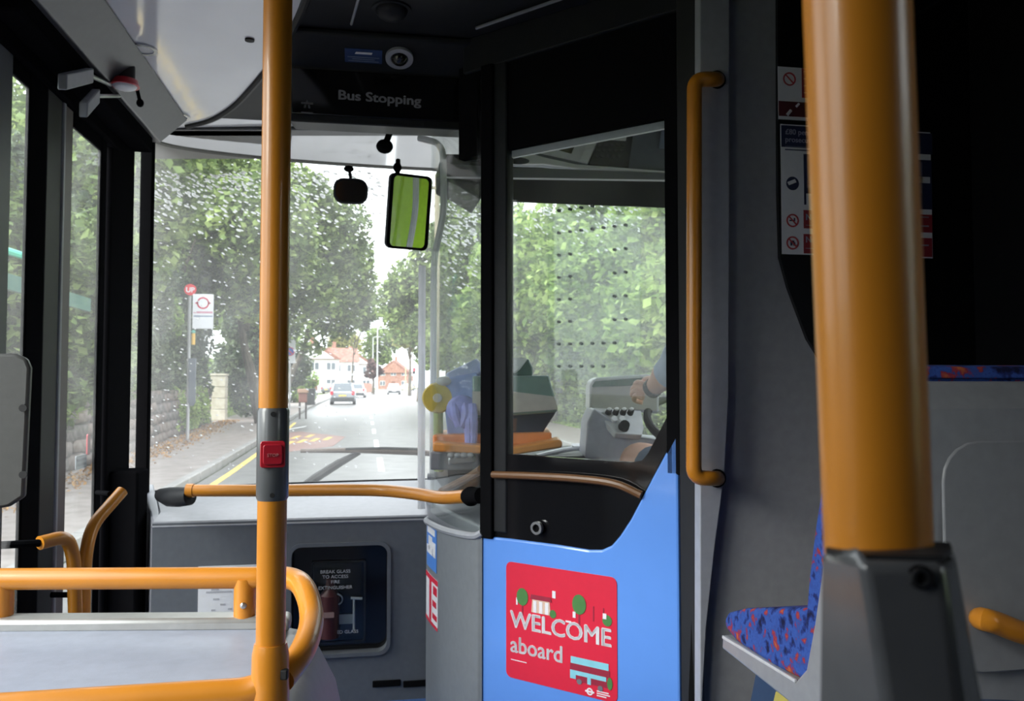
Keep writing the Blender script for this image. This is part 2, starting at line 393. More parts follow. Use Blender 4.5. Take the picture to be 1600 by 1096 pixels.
# cove and door mechanism
c1 = [AX(x, y, -0.745) for x, y in ((40, -260), (222, 140), (240, 190))]
y0c, y1c = 1.3, 3.38
MB().prism([(-0.72, y0c, 2.2), (-0.70, y0c, 2.18), (-0.80, y0c, 2.085), (-0.83, y0c, 2.085), (-0.83, y0c, 2.2)], (0, y1c - y0c, 0)).build('trim_6', mat('satin_grey_cove', (0.075, 0.075, 0.082), 0.35, coat=0.15), kind=S, bevel=0.004)
mech = thing('door_gear', 'black door gear box with pale brackets above the entrance', 'door gear', (-0.86, 2.75, 2.0))
MB().box(-0.888, -0.815, 2.1, 3.33, 2.03, 2.10).build('housing', BLACK, mech, bevel=0.008)
for (pa, pb) in (((97, 128), (140, 118)), ((130, 172), (150, 150))):
    a, b = AX(pa[0], pa[1], -0.80), AX(pb[0], pb[1], -0.80)
    MB().obox((a + b) / 2, (b - a) / 2, Vector((0.012, 0, 0)), Vector((0, 0, 0.022))).build('bracket', LIGHTG, mech, bevel=0.004)
a, b = AX(140, 118, -0.80), AX(172, 132, -0.80)
MB().tube([a, b], 0.007, 8).build('link_arm', STEEL, mech)
a, b = AX(150, 150, -0.80), AX(186, 150, -0.80)
MB().tube([a, b], 0.006, 8).build('link_arm', STEEL, mech)
c = D(195, 133, 2.62)
lamp = thing('warning_lamp', 'round red rimmed lamp with white lens by the door gear', 'lamp', c)
MB().tube([c + UZ * 0.016, c - UZ * 0.004], [0.038, 0.044], 24).build('rim', REDP, lamp)
MB().ell(c - UZ * 0.004, (0.036, 0.036, 0.012), 20, 8).build('lens', STWH, lamp)
MB().tube([c + UZ * 0.012, Vector((c.x, c.y, CEIL - 0.0))], 0.03, 12).build('stem', DARK, lamp)
c = D(219, 161, 2.75); tag(MB().ell(c, (0.012, 0.012, 0.014)).tube([c, c + UZ * 0.09 + Vector((-0.02, 0, 0))], 0.006, 8).build('hook_stud', BLACK), 'small black stud on the grey cove below the red lamp', 'stud')
# ------------------------------------------------------------------ display box
def dbx(px, py, d): return D(px, py, d)
disp = thing('next_stop_display', 'black next stop display box reading Bus Stopping under ceiling', 'display', AY(600, 195, 2.62))
yd_ = 2.6
prof = [(yd_, 1.955), (yd_, 2.125), (yd_ - 0.13, 2.18), (yd_ - 0.13, 2.198), (2.82, 2.198), (2.80, 1.99)]
xl0, xr0 = AY(452, 150, yd_).x, 0.36
MB().prism([(xl0, y, z) for y, z in prof], (xr0 - xl0, 0, 0)).build('housing', DARK, disp, bevel=0.006)
a, b = AY(525, 120, yd_), AY(700, 190, yd_)
a2, b2 = AY(456, 120, yd_), AY(722, 192, yd_)
MB().box(a2.x, b2.x, yd_ - 0.006, yd_ + 0.002, b2.z, 2.12).build('screen', GLOSSB, disp, bevel=0.002)
LED = mat('led_letters', (0.16, 0.165, 0.18), 0.6, emit=0.10)
p = AY(527, 156, yd_)
text('Bus Stopping', 0.041, p + Vector((0, -0.007, 0)), (1, 0, -0.02), (0, 0, 1), LED, disp, bold=.05, sx=1.2)
DIM = mat('dim_print', (0.10, 0.10, 0.11), 0.6)
p = AY(480, 170, yd_) + Vector((0, -0.007, 0))
mb = MB(); mb.plate(p + UZ * .012, (1, 0, 0), UZ, [(-.018, 0), (.018, 0), (.018, .006), (.004, .006), (.0, .014), (-.004, .006), (-.018, .006)], -0.001)
mb.plate(p, (1, 0, 0), UZ, [(-.010, 0), (-.004, 0), (-.002, .01), (-.008, .01)], -0.001); mb.plate(p, (1, 0, 0), UZ, [(.010, 0), (.004, 0), (.002, .01), (.008, .01)], -0.001); mb.plate(p - UZ * .014, (1, 0, 0), UZ, rrect(.036, .004, .001), -0.001)
mb.build('printed_emblem', DIM, disp)
# sloping panel with sticker and camera ring
sn = Vector((0, -0.055, -0.13)).normalized(); su = Vector((0, -0.13, 0.055)).normalized(); s0 = Vector((0, yd_, 2.125))
def SL(px, py): return PL(px, py, s0 + sn * 0.002, sn)
c = SL(624, 89); cctv = thing('camera_dome', 'round grey ringed camera dome right of the small blue notice', 'camera', c)
MB().ring(c, (1, 0, 0), su, circ(0.042), circ(0.027), 0.010).build('ring', LIGHTG, cctv)
MB().ell(c, (0.028, 0.028, 0.028), 20, 12).build('lens', GLOSSB, cctv)
notice = thing('ceiling_notice', 'small dark blue notice left of the round camera', 'notice', SL(568, 88))
c = SL(568, 88); w = (SL(597, 88) - SL(539, 88)).length
MB().plate(c, (1, 0, 0), su, rrect(w, 0.055, 0.003), -0.002).build('panel', mat('notice_blue', (0.02, 0.05, 0.16), 0.4), notice)
cw = c + sn * 0.0022
MB().plate(cw + su * .014, (1, 0, 0), su, [(-.026, -.004), (.024, -.004), (.027, .004), (-.022, .004)], -0.0008).build('heading_line', STWH, notice)
for k, q in enumerate((.048, .034, .046)): MB().plate(cw - su * (.003 + .008 * k), (1, 0, 0), su, rrect(q * 2, .003, .001), -0.0008).build('text_line', mat('faint_print', (0.18, 0.22, 0.32), .6), notice)
c = AZ(612, 16, 2.195); tag(MB().ell(c, (0.045, 0.045, 0.03), 20, 10).tube([c, c + UZ * 0.006], 0.055, 24).build('ceiling_dome', DARK), 'dark half dome on the ceiling above the display box', 'dome')
MB().tube([AZ(565, -20, 2.196), AZ(549, 38, 2.196)], 0.004, 6).build('ceiling_seam', LIGHTG, ceiling)
MB().tube([AZ(744, 44, 2.19), AZ(900, -10, 2.19)], 0.005, 6).build('ceiling_bead', MID, ceiling)
# ------------------------------------------------------------------ cab partition and door
ZT, ZG = 1.838, 0.945
def dline(px): p = DP(px, 600); return Vector((p.x, p.y, 0))
# header: lighter cove face above, gloss black glass below
p0, p1 = dline(722), dline(1100)
hd = thing('wall_cab_header', None, None, p0 + UZ * ZT, kind=S)
mb = MB(); q0, q1 = dline(722), dline(1096); mb.prism([q0 + UZ * 2.095, q1 + UZ * 2.11, q1 + UZ * 2.2 , q0 + UZ * 2.2], DN * 0.06).build('cove_face', DARK, hd, bevel=0.004)
q0, q1 = dline(712) , dline(1092)
MB().prism([q0 + UZ * ZT + DN * .012, q1 + UZ * ZT + DN * .012, q1 + UZ * 2.12 + DN * .012, q0 + UZ * 2.12 + DN * .012], DN * 0.03).build('black_panel', BLACK, hd)
MB().prism([dline(750) + UZ * (ZT - .02) + DN * .03, dline(1045) + UZ * (ZT - .02) + DN * .03, dline(1045) + UZ * ZT + DN * .03, dline(750) + UZ * ZT + DN * .03], DN * 0.012).build('edge_strip', LIGHTG, hd)
door2 = thing('door_2', None, None, dline(900), kind=S)
low = [(752, 838), (800, 843), (870, 852), (920, 860), (940, 860), (955, 853), (968, 838), (985, 812), (1020, 745), (1059, 672)]
pl = [DP(x, y) for x, y in low]
pts = pl + [dline(1059) + UZ * 0.04, dline(752) + UZ * 0.04]
MB().prism(pts, DN * 0.035).build('lower_panel', BLUEP, door2, bevel=0.006, label='glossy light blue lower panel', smooth=False)
win = [(790, 710), (985, 723), (1003, 720), (1013, 708), (1042, 652)]
blk = [DP(x, y, .006) for x, y in [(750, 842)] + low[1:-1] + [(1062, 666)]] + [DP(x, y, .006) for x, y in [(1062, 640), (1042, 640)] + win[::-1] + [(750, 706)]]
MB().prism(blk, DN * 0.02).build('black_lower_glass', GLOSSB, door2, smooth=False)
def dpost(pa, pb, z0, z1, off0, off1, m, nm, par=door2, bev=0.004):
    return MB().prism([DP(pa, 600, off0).to_2d().to_3d() + UZ * z0, DP(pb, 600, off0).to_2d().to_3d() + UZ * z0, DP(pb, 600, off0).to_2d().to_3d() + UZ * z1, DP(pa, 600, off0).to_2d().to_3d() + UZ * z1], DN * (off1 - off0)).build(nm, m, par, bevel=bev)
dpost(750, 768, 0.70, 2.1, -0.010, 0.04, BLACK, 'front_post'); dpost(768, 791, 0.72, 2.1, 0.002, 0.04, DARK, 'front_post')
dpost(1040, 1062, 0.92, 2.1, 0.0, 0.03, BLACK, 'rear_stile')
gp = [DP(x, y, .014) for x, y in win] + [dline(1044) + UZ * (ZT + .01) + DN * .014, dline(788) + UZ * (ZT + .01) + DN * .014]
MB().prism(gp, DN * 0.006).build('glass_pane', SCREENG, door2, smooth=False)
# speech holes punched in the pane
mb = MB()
for r_ in range(8):
    for k in range(7):
        px, py = 872 + k * 17.4, 329 + r_ * 34.8 - (2.4 - r_ * .34) * k
        if (r_ == 0 and k > 3) or (2 <= r_ <= 5 and 1 < k < 5) or (r_ == 6 and k > 5) or (r_ == 7 and k > 4): continue
        mb.disc(DP(px, py, .012), DN, 0.0042, 0.010, 8)
MB().prism([DP(x, y, .010) for x, y in ((856, 326), (1000, 322), (1000, 590), (856, 596))], DN * .004).build('speech_panel', glass('hazy_acrylic', (.93, .96, .94), .03, refl=.7), door2, smooth=False, label='pale drilled acrylic speech panel')
mb.build('speech_holes', mat('hole_rim', (0.05, 0.07, 0.055), 0.5), door2, kind='stuff')
MB().tube(smooth_path([DP(770, 742, -.010), DP(830, 744, -.014), DP(900, 748, -.016), DP(960, 756, -.014), DP(1002, 774, -.004)], 5), .0105, 10).build('rail_reflection', mat('rail_reflection', (.16, .075, .03), .4), door2, label='brown rail reflection modelled on the black lower glass')  # tube standing in for a rail's reflection in the dark glass
c = DP(841, 825, -0.003); lk = MB().ring(c, DT, UZ, circ(0.018), circ(0.011), 0.012).build('lock', STEEL, door2); MB().disc(c + DN * .004, -DN, 0.011, 0.006, 16).build('lock_barrel', BLACK, lk)
# post between door and bulkhead
a, b = dline(1060), AY(1095, 600, YB)
MB().prism([a, (a + b) / 2 - DN * 0.0, Vector((b.x, b.y - .005, 0)), Vector((b.x + .02, b.y + .06, 0)), a + DN * .07 + DT * .02], UZ * CEIL).build('trim_7', RUB, kind=S, bevel=0.006)
# ------------------------------------------------------------------ bulkhead behind the driver
xb = AY(1094, 600, YB).x
bulk = MB().box(xb, XR + 0.03, YB, YB + 0.05, 0, CEIL).build('wall_bulkhead', mat('bulkhead_grey', (.34, .34, .355), .45, bump=.1, bscale=700), kind=S)
st = [(1094, -40), (1140, -40), (1140, 300), (1139, 620), (1132, 745), (1118, 850), (1104, 980), (1097, 1110), (1094, 1110)]
MB().prism([AY(x, y, YB - .03) for x, y in st], (0, .035, 0)).build('corner_moulding', LIGHTG, bulk, bevel=0.012, smooth=True)
bp = [(1215, -120), (1216, 300), (1219, 402), (1232, 450), (1262, 530), (1282, 562), (1330, 580), (1800, 590), (1800, -120)]
MB().prism([AY(x, y, YB - .012) for x, y in bp], (0, .014, 0)).build('black_glass_panel', GLOSSB, bulk, smooth=False)
MB().box(AY(1520, 600, YB - .0).x, XR + .02, 1.3, YB, 1.05, 2.19).build('trim_8', BLACK, kind=S)
# vertical grab handle on the bulkhead
hr = thing('grab_rail', 'long vertical yellow grab handle beside the cab door', 'handle', AY(1095, 750, YB))
pts = [AY(1124, 124, YB - .03), AY(1118, 124, YB - .075), AY(1086, 126, YB - .085), AY(1085, 160, YB - .085), AY(1084, 735, YB - .085), AY(1092, 747, YB - .085), AY(1118, 748, YB - .075), AY(1124, 748, YB - .03)]
pts = [AY(1121, 124, YB - .03), AY(1117, 124, YB - .085), AY(1085, 124, YB - .085), AY(1084, 747, YB - .085), AY(1117, 748, YB - .085), AY(1121, 748, YB - .03)]
MB().tube(fillet(pts, 0.045, 7), 0.0175, 16).build('rail', YEL, hr)
for y in (124, 748): MB().disc(AY(1121, y, YB - .034), (0, 1, 0), 0.022, 0.012, 16).build('end_collar', BLACK, hr)
# ------------------------------------------------------------------ dash
YDS = 3.1
xd0, xd1 = AY(238, 815, YDS).x, 0.26
dash = thing('dashboard', 'grey front dashboard with glossy pale top below the windscreen', 'dashboard', ((xd0 + xd1) / 2, 3.3, 0))
zt = AY(450, 813, YDS).z
cut0, cut1 = AY(455, 855, YDS), AY(605, 1018, YDS)
cx, cz = (cut0.x + cut1.x) / 2, (cut0.z + cut1.z) / 2; cw_, ch_ = cut1.x - cut0.x, cut0.z - cut1.z
inn = rrect(cw_, ch_, 0.035, 6)
def outer_of(q, x0, x1, z0, z1):
    out = []
    for (u, v) in q:
        s_ = min(((x1 - cx) / u) if u > 1e-6 else ((x0 - cx) / u if u < -1e-6 else 9e9), ((z1 - cz) / v) if v > 1e-6 else ((z0 - cz) / v if v < -1e-6 else 9e9)); out.append((u * s_, v * s_))
    return out
# front face as a ring round the recess; corners filled by side strips
mb = MB(); x1f = xd1; x0f = cut0.x - .04
o4 = []
for (u, v) in inn:
    k = max(abs(u) / (cw_ / 2), abs(v) / (ch_ / 2)); o4.append((u / k * 1.0, v / k * 1.0))
sx0, sx1, sz0, sz1 = x0f - cx, x1f - cx, 0.0 - cz, zt - cz
o4 = [((sx1 if u > 0 else -sx0) * u / (cw_ / 2), (sz1 if v > 0 else -sz0) * v / (ch_ / 2)) for u, v in o4]
mb.ring((cx, YDS, cz), (1, 0, 0), UZ, o4, inn, -0.05)
mb.box(xd0, x0f, YDS, YDS + .05, 0, zt)
mb.build('front_panel', DASH, dash, smooth=False)
MB().ring((cx, YDS + .002, cz), (1, 0, 0), UZ, rrect(cw_ + .022, ch_ + .022, .045, 6), rrect(cw_ - .004, ch_ - .004, .034, 6), 0.012).build('recess_lip', DASH, dash)
MB().box(cut0.x - .03, cut1.x + .03, YDS + .045, YDS + .06, cut1.z - .03, cut0.z + .03).build('recess_back', GLOSSB, dash)
N = 24; rings = []
for i in range(N + 1):
    x = xd0 + (xd1 + .1 - xd0) * i / N; xk = -.885 + (xd1 + .1 + .885) * i / N; yf = wy(xk) - 0.012; xm = (x + xk) / 2
    rings.append([Vector((x, YDS - .004, zt - .012)), Vector((x, YDS + .012, zt + .004)), Vector((x, YDS + .12, zt + .022)), Vector((xm, (YDS + yf) / 2 + .1, zt + .05)), Vector((xk, yf, 0.70)), Vector((xk, yf, 0.60)), Vector((x, YDS + .03, zt - .05))])
MB().loft(rings).build('top_shelf', mat('pale_dash_top', (0.30, 0.305, 0.335), 0.38, spec=.3), dash, bevel=0.0)
# dash left end hump
a = AY(243, 730, 3.35); MB().loft([[Vector((xd0, 3.105, 0)), Vector((xd0, 3.105, zt)), Vector((xd0 + .03, 3.105, zt)), Vector((xd0 + .03, 3.105, 0))], [Vector((-.90, 3.62, 0)), Vector((-.90, 3.62, .74)), Vector((-.86, 3.62, .74)), Vector((-.86, 3.62, 0))]]).build('end_cheek', MID, dash, bevel=.006)
MB().box(-0.93, AY(232, 735, 3.30).x, 3.16, 3.30, 0, AY(215, 735, 3.2).z).build('trim_9', BLACK, kind=S, bevel=.01)
# slots at foot
for pa, pb in ((582, 626), (630, 674)):
    a, b = AY(pa, 1070, YDS - .004), AY(pb, 1070, YDS - .004); MB().box(a.x, b.x, YDS - .006, YDS, a.z - .012, a.z + .012).build('foot_vent', BLACK, dash, bevel=.003)
# fire extinguisher behind break glass window
fe = thing('fire_extinguisher_box', 'break glass fire extinguisher window in the black dash recess', 'fire extinguisher', AY(530, 1000, YDS + .05))
yb = YDS + .044
def FB(px, py, y=yb): return AY(px, py, y)
a, b = FB(487, 878), FB(571, 1003)
MB().ring(((a + b) / 2), (1, 0, 0), UZ, rrect(b.x - a.x, a.z - b.z, .012), rrect(b.x - a.x - .014, a.z - b.z - .014, .008), 0.006).build('window_frame', DARK, fe)
MB().tube([FB(515, 996) , FB(515, 930), FB(516, 920), FB(516, 905)], [.036, .036, .018, .014], 16).build('cylinder', mat('extinguisher_red', (.045, .005, .008), .5), fe)
MB().ring(FB(527, 937, yb - .012), (1, 0, 0), UZ, circ(.021, 20), circ(.016, 20), 0.004).build('gauge_ring', MID, fe)
MB().tube([FB(553, 935, yb - .012), FB(553, 985, yb - .012)], .004, 8).build('hammer', LIGHTG, fe)
MB().tube([FB(548, 935, yb - .012), FB(566, 936, yb - .012)], .005, 8).build('hammer_head', LIGHTG, fe)
MB().plate(FB(541, 968, yb - .01), (1, 0, 0), UZ, rrect(.055, .035, .003), -.001).build('label_plate', mat('plate_grey', (.2, .22, .25), .5), fe)
MB().plate(FB(511, 962, yb - .04), (1, 0, 0), UZ, rrect(.05, .02, .003), -.001).build('label_plate', mat('plate_pink', (.24, .15, .14), .5), fe)
PRT = mat('pale_print', (.42, .42, .45), .6)
for s_, y in (('BREAK GLASS', 896), ('TO ACCESS', 904), ('FIRE', 912), ('EXTINGUISHER', 921), ('TOUGHENED GLASS', 991)):
    text(s_, 0.0165, FB(524, y, yb - .02), (1, 0, 0), UZ, PRT, fe, align='CENTER', sx=1.08)
MB().box(a.x, b.x, yb - .019, yb - .017, b.z, a.z).build('pane', CLEAR, fe, smooth=False)
# paper notice on dash
a, b = AY(310, 886, YDS - .004), AY(402, 962, YDS - .004)
pn = thing('paper_notice', 'white paper notice taped to the grey dash behind the rack rail', 'notice', (a.x, YDS, b.z))
MB().box(a.x, b.x, YDS - .0045, YDS - .001, b.z - .05, a.z).build('sheet', PAPER, pn)
for k, (x0, x1, y) in enumerate(((330, 342, 922), (322, 362, 926), (333, 342, 937), (330, 336, 954), (356, 362, 952), (344, 352, 945))):
    p, q = AY(x0, y, YDS - .0046), AY(x1, y, YDS - .0046); MB().box(p.x, q.x, YDS - .0055, YDS - .004, p.z - .003, p.z + .003).build('print_line', mat('print_pale', (.42, .42, .46), .8), pn)
# front rail
rail = thing('front_rail', 'yellow horizontal rail across the dash below the windscreen', 'rail', D(510, 800, 2.8))
pts = smooth_path([D(292, 767, 2.84), D(420, 767, 2.83), D(540, 766, 2.80), (D(600, 767, 2.77)), D(650, 772, 2.70), D(690, 778, 2.62), D(728, 776, 2.52)], 6)
MB().tube(pts, 0.0205, 16).build('tube', YEL, rail)
MB().tube([D(292, 767, 2.84), D(303, 767, 2.84)], 0.0235, 16).build('collar', YEL, rail)
br = MB(); br.tube([D(297, 776, 2.84), D(280, 777, 2.86), D(266, 777, 2.92), D(252, 774, 3.0)], [.030, .034, .034, .024], 16); br.build('end_bracket', DARK, rail)
MB().ell(D(736, 776, 2.5), (.03, .03, .03)).tube([D(730, 776, 2.51), D(752, 775, 2.44)], .024, 12).build('end_socket', BLACK, rail)
# curved grey side panel below the clear screen, its stickers
cs = [Vector((0.21, 3.09, 0)), Vector((0.205, 2.98, 0)), Vector((0.213, 2.86, 0)), Vector((0.235, 2.72, 0)), Vector((0.27, 2.58, 0)), Vector((0.325, 2.445, 0)), Vector((0.345, 2.43, 0))]
a = AY(668, 812, 3.0)
P_ = smooth_path([Vector((AY(669, 900, 3.08).x, 3.08, 0)), Vector((AY(667, 900, 2.95).x, 2.95, 0)), Vector((AY(690, 900, 2.72).x, 2.72, 0)), Vector((AY(720, 900, 2.55).x, 2.55, 0)), Vector((AY(742, 900, 2.45).x, 2.45, 0)), Vector((AY(753, 900, 2.43).x, 2.43, 0))], 5)
tops = []
for i, p in enumerate(P_):
    px = 668 + 84 * i / (len(P_) - 1); tops.append(AY(669, 813, 3.08).z + (DP(750, 834).z - AY(669, 813, 3.08).z) * i / (len(P_) - 1))
side = thing('wall_cab_side', None, None, P_[8], kind=S)
mb = MB(); rings = []
for i, p in enumerate(P_):
    t = (P_[min(i + 1, len(P_) - 1)] - P_[max(i - 1, 0)]).normalized(); o = Vector((-t.y, t.x, 0)) * .03
    if o.x < 0: o = -o
    rings.append([p, p + UZ * tops[i], p + o + UZ * tops[i], p + o])
mb.loft(rings).build('curved_panel', mat('grey_side_panel', (.185, .20, .22), .42, bump=.1, bscale=700), side, angle=50)
MB().tube([p + UZ * (tops[i] + .004) for i, p in enumerate(P_)], .011, 8).build('top_bead', LIGHTG, side)
EDGEW = blotch('clear_acrylic_edge', [(.82, .83, .85), (.9, .9, .93)], scale=20, rough=.2, transl=.6, spec=.6)  # white colour stands in for the glow of the clear edges
# white moulded corner above the panel, cab ledge and clear screen
def curve_at(px, y):
    best = min(range(len(P_) - 1), key=lambda i: abs((P_[i].x + P_[i + 1].x) / 2 - 0)); return None
scr = thing('window_8', None, None, P_[6] + UZ * .7, kind=S)
rings = []
for i, p in enumerate(P_[3:]):
    q = Vector((p.x + .012, p.y, 0)); rings.append([q + UZ * .70, q + Vector((.005, 0, .70)), q + Vector((.005, 0, 2.08)), q + UZ * 2.08])
MB().loft(rings).build('pane', SCREENG, scr, angle=60)
e0 = D(664, 600, 3.02)
MB().tube([Vector((e0.x - .012, e0.y, .70)), Vector((e0.x - .012, e0.y, 1.58))], .0135, 10).build('edge_strip', EDGEW, scr)
e1 = D(684, 300, 3.0)
mb = MB(); mb.tube(fillet([D(676, 745, 3.0), D(678, 405, 3.0), D(694, 330, 2.98), D(692, 225, 2.95), D(655, 216, 3.0)], .05), .012, 8); mb.build('clear_edge', EDGEW, scr)
MB().tube([D(668, 745, 2.98), D(680, 745, 2.98)], .012, 8).build('edge_foot', LIGHTG, scr)
rings = [[Vector((AY(668, 700, 3.0).x, 3.0, .73)), Vector((AY(752, 700, 2.45).x, 2.46, .73)), Vector((.62, 2.9, .73)), Vector((.6, 3.5, .73)), Vector((.24, 3.7, .73))], [Vector((AY(668, 700, 3.0).x + .01, 3.02, .60)), Vector((AY(752, 700, 2.45).x, 2.48, .60)), Vector((.62, 2.9, .6)), Vector((.6, 3.5, .6)), Vector((.24, 3.7, .6))]]
MB().loft(rings).build('trim_10', MID, kind=S, bevel=.01)
# stickers on the curved panel
def onside(i0, t0, z0, z1, name, label, m):
    pass
def strip_on_panel(y0, y1, z0, z1, off, n=6):
    def at(y):
        for a, b in zip(P_, P_[1:]):
            if b.y <= y <= a.y:
                k = (a.y - y) / max(1e-6, a.y - b.y); p = a.lerp(b, k); t = (b - a).normalized(); o = Vector((t.y, -t.x, 0))
                if o.x > 0: o = -o
                return p, o
        return P_[0], Vector((-1, 0, 0))
    rings = []
    for i in range(n + 1):
        y = y0 + (y1 - y0) * i / n; p, o = at(y); rings.append([p + o * off + UZ * z0, p + o * (off + .001) + UZ * z0, p + o * (off + .001) + UZ * z1, p + o * off + UZ * z1])
    return rings
zz = lambda py, y=2.85: AY(675, py, y).z
bs = thing('blue_sticker', 'small blue and white sticker, upper one on curved grey panel', 'sticker', (AY(677, 890, 2.9).x, 2.88, zz(890)))
MB().loft(strip_on_panel(2.94, 2.78, zz(890), zz(824), .001)).build('panel', STBLUE, bs)
for (a, b, c_, d_) in ((2.92, 2.80, 826, 836), (2.90, 2.84, 840, 862), (2.84, 2.79, 846, 868), (2.93, 2.80, 856, 868)):
    MB().loft(strip_on_panel(a, b, zz(d_), zz(c_), .0022)).build('white_figure', STWH, bs)
rs = thing('red_sticker', 'red and white warning sticker, lower one on curved grey panel', 'sticker', (AY(677, 980, 2.9).x, 2.88, zz(980)))
MB().loft(strip_on_panel(2.95, 2.76, zz(976), zz(900), .001)).build('panel', STWH, rs)
for (a, b, c_, d_) in ((2.95, 2.76, 900, 908), (2.88, 2.85, 908, 970), (2.82, 2.77, 912, 925), (2.83, 2.78, 935, 944), (2.83, 2.77, 955, 963), (2.95, 2.76, 971, 976)):
    MB().loft(strip_on_panel(a, b, zz(d_), zz(c_), .0022)).build('red_mark', STRED, rs)
# ------------------------------------------------------------------ luggage rack, poles, panel at left
rack = thing('luggage_rack', 'low grey topped luggage rack with yellow guard rails by the entrance', 'luggage rack', (-0.5, 1.38, 0))
YF, YK = 1.14, 1.60
xr_ = -0.135
ztop = 0.705
prof = [(-0.915, 0), (-0.915, ztop), (xr_ - .02, ztop), (xr_ + .02, ztop - .008), (xr_ + .05, ztop - .04), (xr_ + .08, ztop - .10), (xr_ + .10, ztop - .19), (xr_ + .105, ztop - .3), (xr_ + .105, 0)]
SKW = lambda x: YK + .115 * (xr_ - x) / .78 if x < xr_ else YK
MB().loft([[Vector((x, YF, z)) for x, z in prof], [Vector((x, SKW(x), z)) for x, z in prof]]).build('body', mat('rack_grey', (.24, .25, .275), .38, bump=.08, bscale=700), rack, bevel=.008, angle=45)
MB().prism([(-.915, YF + .01, ztop), (xr_ - .01, YF + .01, ztop), (xr_ - .01, YK - .02, ztop), (-.915, YK + .09, ztop)], (0, 0, .006)).build('top_mat', mat('rack_top_grey', (.30, .33, .41), .42, bump=.1, bscale=500), rack, bevel=.003)
MB().prism([(-.915, YK + .065, ztop), (xr_, YK - .05, ztop), (xr_, YK + .004, ztop), (-.915, YK + .119, ztop)], (0, 0, .026)).build('back_trim', mat('worn_alu', (.42, .42, .41), .35, metal=.5), rack, bevel=.008)
def Yp(px, py, y): return AY(px, py, y)
yb2 = 1.585
zr = Yp(400, 903, yb2).z
pr = [Yp(-140, 906, yb2 + .10), Vector((Yp(395, 903, yb2).x, yb2, zr)), Vector((Yp(448, 903, yb2).x, yb2 - .01, zr)), D(474, 918, 1.44), D(487, 965, 1.36), D(474, 1015, 1.26), D(440, 1062, 1.19)]
pr = pr[:2] + smooth_path(pr[1:], 6)[1:]
MB().tube(pr, .0195, 16).build('upper_rail', YEL, rack)
xp = Yp(383, 903, yb2).x
MB().tube([(xp, yb2, ztop + .02), (xp, yb2, zr)], .0195, 16).build('rail_post', YEL, rack)
q = Yp(4, 905, yb2 + .075); MB().tube([(q.x, q.y, ztop + .02), q], .0195, 16).build('rail_post', YEL, rack)
MB().ell((xp, yb2 - .0195, ztop + .048), (.006, .004, .006)).build('screw', STEEL, rack)
PX = D(424, 900, 1.18)
def onpole(z): return Vector((PX.x, PX.y, z))
zl = D(400, 1078, 1.18).z
MB().tube(fillet([Vector((-0.93, PX.y, zl - .004)), Vector((PX.x - .03, PX.y, zl)), Vector((PX.x, PX.y, zl + .012))], .03), .0205, 16).build('lower_rail', YEL, rack)
pole = thing('grab_pole', 'yellow vertical grab pole with red stop button by luggage rack', 'pole', onpole(0))
MB().tube([onpole(0.0), onpole(CEIL)], .0205, 24).build('tube', YEL, pole)
zs0, zs1 = D(424, 1004, 1.18).z, D(424, 1100, 1.18).z
MB().tube([onpole(zs1 - .03), onpole(zs1), onpole(zs0 - .015), onpole(zs0)], [.026, .027, .0255, .0225], 24).build('socket_sleeve', YEL, pole)
c = onpole(D(424, 1047, 1.18).z) + Vector((.021, -.017, 0)); sl = MB().obox(c, Vector((.005, -.001, 0)), Vector((.001, .005, 0)), UZ * .007).build('sleeve_slot', RUB, pole, bevel=.002)
za, zb = D(424, 782, 1.18).z, D(424, 638, 1.18).z
hs = MB().tube([onpole(za), onpole(za + .004), onpole(zb - .004), onpole(zb)], [.0205, .0225, .0225, .0205], 24).build('button_housing', mat('button_grey', (.10, .105, .11), .3, coat=.3), pole)
tw = (CAMP - onpole(CAMZ)); tw.z = 0; tw.normalize(); tx = Vector((-tw.y, tw.x, 0))
if tx.dot(RGT) < 0: tx = -tx
c = onpole(D(424, 709, 1.18).z) + tw * .0185
MB().plate(c + tw * .0005, tx, UZ, rrect(.034, .037, .004), .006).build('button_rim', REDP, hs, bevel=.001)
MB().plate(c + tw * .0062, tx, UZ, rrect(.026, .028, .004), .003).build('stop_button', mat('red_button', (.40, .015, .03), .3), hs, bevel=.001)
text('STOP', .0065, c + tw * .0096 - UZ * .003, tx, UZ, mat('faded_red_print', (.55, .2, .2), .5), hs, align='CENTER')
for py in (647, 772): MB().disc(onpole(D(424, py, 1.18).z) + tw * .0215, tw, .0035, .002, 12).build('screw_hole', RUB, hs)
# draught screen panel, far left
p0, p1 = D(47, 553, 1.75), D(47, 798, 1.75)
xw = -0.925; w_ = p0.x - xw; h_ = p0.z - p1.z; cc = Vector(((p0.x + xw) / 2, p0.y, (p0.z + p1.z) / 2))
dr = thing('draught_panel', 'light grey panel with two dark screws beside the entrance door', 'panel', (cc.x, cc.y, p1.z))
o = [(w_ / 2, h_ / 2 - .03), (w_ / 2 - .008, h_ / 2 - .01), (w_ / 2 - .03, h_ / 2), (-w_ / 2, h_ / 2), (-w_ / 2, -h_ / 2 - .03), (-.02, -h_ / 2 - .005), (w_ / 2 - .035, -h_ / 2 + .01), (w_ / 2 - .006, -h_ / 2 + .03)]
MB().plate(cc, (1, 0, 0), UZ, o, -.02).build('panel', mat('draught_panel_grey', (.065, .065, .063), .45, bump=.08, bscale=500), dr, bevel=.006)
for py in (638, 742): c = AY(37, py, cc.y); MB().disc(Vector((c.x, cc.y - .001, c.z)), (0, -1, 0), .008, .004, 12).build('screw', RUB, dr)
